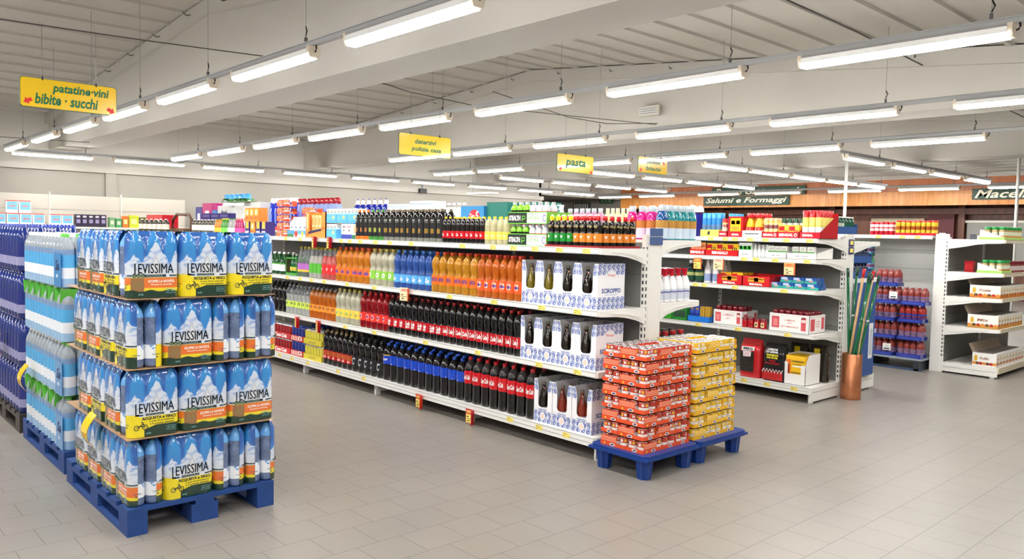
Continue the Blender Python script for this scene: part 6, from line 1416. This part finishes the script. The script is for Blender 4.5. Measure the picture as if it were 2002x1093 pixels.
gcb = packed('juice_pack', 'drink pack', 4, 2, .0375, .21, gloss(70, 150, 110), gloss(80, 170, 110), [(.2, .6, paint(110, 150, 200)), (.35, .5, gloss(200, 60, 60))], gloss(60, 170, 90))
for l in range(2): put_packed(gcb, (-4.70, 10.75, 1.1906+l*.212), 'green and blue drink pack, %s on the crate behind the blue trays' % ('lower', 'upper')[l], 'green drink packs')
g = G(); g.box(-.18, .18, -.12, .12, 0, 1.19, paint(96, 98, 104)); f = G(); f.box(-.175, .175, -.122, -.12, 0.02, 1.17, paint(80, 84, 92)); Spec('crate', 'crate', g, ('front_panel', f)).put((-4.70, 10.75, 0), 'grey crate under the green and blue drink packs')

# ---------------------------------------------------------------- white shelving at the right: jars and fruit snack boxes
FX = -2.965
def snack_box(w, D_, h, base, low, words, flap=True):
    """front looks to -y before turning; w runs along the shelf"""
    g = G(); g.box(-w/2, w/2, 0, D_, 0, h, base)
    p = G(); n = 9
    p.box(-w/2, w/2, -.0009, 0, 0, h*.3, low)
    for k in range(4): p.disc(-w/2+(k+.5)*w/4, h*.28, w*.10, h*.12, (paint(226, 150, 60), paint(200, 60, 40), paint(120, 70, 40), paint(240, 190, 80))[k], -.0014, 10)
    p.box(-w*.4, -w*.2, -.001, 0, h*.45, h*.85, paint(236, 200, 90))
    q = (-w/2-.0009, -w/2)
    p.box(q[0], q[1], 0, D_, 0, h*.26, low)
    for k in range(7): p.add([(q[0]-.0006, (k+.5)*D_/7+.022*cos(t), h*.24+h*.11*sin(t)) for t in np.linspace(0, 2*pi, 10, endpoint=False)], [tuple(range(10))], (paint(226, 150, 60), paint(190, 50, 40), paint(110, 70, 40))[k % 3])
    p.add([(q[0]-.0006, .85*D_+.02*cos(t), h*.6+h*.24*sin(t)) for t in np.linspace(0, 2*pi, 10, endpoint=False)], [tuple(range(10))], paint(226, 180, 60))
    l = G(); l.text(words, w*.08, h*.62, w*.4, h*.16, paint(120, 60, 40), -.0016, shear=.2)
    vs, fs = text_geo(words, .02, .2); l.add([(q[0]-.001, D_*.5-a*D_*.38, h*.62+b*h*.2) for a, b in vs], fs, paint(150, 80, 50))
    parts = [('print', p), ('lettering', l)]
    if flap:
        f = G(); f.add([(-w/2, D_, h), (w/2, D_, h), (w/2, D_+.045, h+.10), (-w/2, D_+.045, h+.10)], [(0, 1, 2, 3)], paint(176, 160, 140)); f.add([(-w/2, D_+.002, h), (w/2, D_+.002, h), (w/2, D_+.047, h+.10), (-w/2, D_+.047, h+.10)], [(3, 2, 1, 0)], paint(206, 196, 182))
        f.add([(-w/2+.004, .04, h+.001), (w/2-.004, .04, h+.001), (w/2-.004, D_-.01, h+.001), (-w/2+.004, D_-.01, h+.001)], [(0, 1, 2, 3)], paint(120, 110, 104)); parts.append(('open_flap', f, 'open card flap'))
    return Spec('snack_box', 'box', g, *parts)
s1 = snack_box(.10, .33, .15, paint(240, 236, 226), paint(196, 120, 50), 'Frutta'); s2 = snack_box(.10, .33, .16, paint(238, 238, 232), paint(206, 150, 70), 'Mix'); s3 = snack_box(.115, .26, .165, paint(242, 240, 238), paint(236, 232, 228), 'Frollini')
for s, z, y0, n, st_, nm in ((s1, .955, 10.62, 9, .105, 'third shelf of the white shelving'), (s2, .591, 10.60, 9, .105, 'fourth shelf of the white shelving'), (s3, .127, 10.62, 9, .12, 'bottom shelf of the white shelving')):
    for i in range(n): s.put((FX-.005, y0+i*st_, z+.0005), 'fruit printed snack box, %s from near end, %s' % (nth(i), nm), 'snack boxes on the '+nm, pi/2)
GC = gloss(30, 150, 70)
jar = bottle('spice_jar', 'jar', [(0, 0), (.95, 0), (1, .04), (1, .68), (.85, .76), (.8, .8)], .15, .032, M('spice', (176, 150, 100), .1, coat=.5), GC, lab=[(.2, .6, paint(216, 220, 196)), (.1, .3, paint(206, 140, 70))], capr=1.0, capz=.78)
rj = bottle('spice_jar', 'jar', [(0, 0), (.95, 0), (1, .04), (1, .68), (.85, .76), (.8, .8)], .14, .032, M('spice2', (130, 60, 56), .1, coat=.5), gloss(120, 20, 40), lab=[(.2, .6, paint(196, 180, 180))], capr=1.0, capz=.78)
def jartray(y0, L_, z, col, lab):
    g = G(); w = .27
    g.box(-L_/2, L_/2, 0, w, 0, .004, col); g.box(-L_/2, L_/2, 0, .004, 0, .03, col); g.box(-L_/2, L_/2, w-.004, w, 0, .12, w_)
    for s in (-1, 1): a, b = sorted((s*L_/2, s*(L_/2-.004))); g.prism([(0, 0), (0, .03), (w*.1, .035), (w, .12), (w, 0)], a, b, w_, 'x')
    e = G(); e.box(-L_/2-.0009, -L_/2, .0, w, .0, .03, paint(160, 206, 100)); Spec('display_tray', 'display tray', g, ('green_edge', e)).put((FX-.004, y0+L_/2, z), lab, None, pi/2)
jartray(10.60, .75, 1.6565, paint(170, 206, 110), 'white and lime tray of green capped jars on the top white shelf')
for i in range(10):
    for j in range(3): jar.put((FX-.045-j*.078, 10.645+i*.072, 1.661), 'green capped spice jar, %s from near end, %s deep on the top white shelf' % (nth(i), nth(j)), 'spice jars on the top white shelf')
jartray(10.58, .36, 1.2565, paint(170, 206, 110), 'white and lime tray of green capped jars on the second white shelf')
for i in range(5):
    for j in range(3): jar.put((FX-.045-j*.078, 10.62+i*.07, 1.261), 'green capped spice jar, %s from near end, %s deep on the second white shelf' % (nth(i), nth(j)), 'spice jars on the second white shelf')
for i in range(8):
    for j in range(2): rj.put((FX-.045-j*.075, 10.99+i*.07, 1.2565), 'dark red spice jar, %s from near end, %s deep on the second white shelf' % (nth(i), nth(j)), 'dark red spice jars')
g = G(); g.box(-.05, .05, 0, .08, 0, .135, gloss(150, 26, 34)); f = G(); f.box(-.04, .04, -.001, 0, .03, .1, gloss(170, 40, 44)); Spec('carton', 'box', g, ('print', f)).put((-3.34, 10.62, 1.2565), 'small plain dark red carton beside the jar tray')
g = G(); g.box(-.03, .03, -.03, .03, 0, .06, paint(60, 62, 70)); f = G(); f.box(-.028, .028, -.031, -.03, .01, .05, paint(80, 84, 92)); Spec('clip_holder', 'holder', g, ('front_panel', f)).put((-3.3, 10.6, 1.6565), 'small dark holder on the top white shelf beside the jars')

# ---------------------------------------------------------------- left wall shelving and what stands on it
LWX = -19.05
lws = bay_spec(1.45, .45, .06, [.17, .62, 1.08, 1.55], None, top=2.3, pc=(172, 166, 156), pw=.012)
for i in range(4): lws.put((-19.05, 1.3+i*1.45, 0), 'white wall shelving bay, %s from left along the far left wall' % nth(i), 'wall shelving bays', pi/2)
g = G()
for i in range(4): g.box(-19.56, -19.53, 1.3+i*1.45, 1.3+i*1.45+1.44, .2, 2.27, paint(232, 230, 224))
dbox = printed_box('detergent_box', 'box', .215, .12, .26, paint(232, 236, 240), [(.1, .95, .25, .9, paint(120, 190, 224)), (.0, 1, .92, 1, paint(226, 90, 80)), (.25, .8, .5, .62, paint(230, 110, 110)), (.1, .9, .1, .26, w_)])
for i in range(4):
    dbox.put((LWX-.02, 3.2+i*.235, 1.5515), 'pale blue detergent box, %s from left in the lower row by the left wall' % nth(i), 'pale blue detergent boxes', pi/2)
for i in range(2): dbox.put((LWX-.02, 3.42+i*.235, 1.813), 'pale blue detergent box, %s in the upper row by the left wall' % ('left', 'right')[i], 'pale blue detergent boxes', pi/2)
for i in range(2): dbox.put((LWX-.02, 4.22+i*.225, 1.5515), 'pale blue detergent box, %s of the separate pair by the left wall' % ('left', 'right')[i], 'pale blue detergent boxes', pi/2)
dk = printed_box('carton', 'carton', .12, .12, .27, paint(44, 34, 60), [(.2, .8, .3, .6, paint(150, 140, 180)), (.2, .8, .75, .9, paint(206, 200, 214))])
for i in range(5): dk.put((LWX-.02, 4.66+i*.125, 1.5515), 'dark violet carton, %s from left in the row by the left wall' % nth(i), 'dark cartons by the wall', pi/2)
for i, (y, w, h, c) in enumerate(((5.34, .12, .22, (110, 160, 110)), (5.48, .12, .20, (70, 150, 90)))): printed_box('carton', 'carton', w, .12, h, paint(*c), [(.2, .8, .3, .7, paint(206, 214, 190))]).put((LWX-.02, y, 1.5515), '%s green carton beside the dark violet cartons' % ('left', 'right')[i], None, pi/2)
for i, (y, w, h, c, n_) in enumerate(((5.62, .12, .26, (236, 120, 50), 'orange'), (5.80, .2, .28, (200, 210, 60), 'lime'), (6.02, .22, .24, (90, 100, 50), 'olive'), (6.26, .2, .2, (236, 110, 40), 'bright orange'))): printed_box('carton', 'carton', w, .12, h, gloss(*c), [(.2, .8, .3, .7, paint(240, 220, 150))]).put((LWX-.02, y, 1.5515), '%s carton in the mixed row by the left wall' % n_, None, pi/2)
# gap fillers on the far part of the top drinks shelf
printed_box('carton', 'box', .75, .25, .27, gloss(200, 34, 44), [(.5, .8, .55, .72, paint(236, 190, 190)), (.15, .5, .0, .28, paint(236, 150, 140))]).put((-13.45, 4.40, 1.5155), 'long red carton at the far end of the top drinks shelf')
bsk = G(); bsk.tube([(-.4, 0, .03), (-.38, 0, .2), (-.2, 0, .28), (.3, 0, .27), (.4, 0, .2), (.4, 0, .03)], .025, paint(86, 60, 40), 6); b2 = G(); b2.box(-.4, .4, -.12, .12, 0, .06, paint(96, 68, 46)); Spec('wicker_basket', 'basket', b2, ('handle', bsk)).put((-12.5, 4.50, 1.5155), 'brown wicker basket with arched handle behind the jars')

# ---------------------------------------------------------------- tidy: unlink nothing, report duplicates only while building
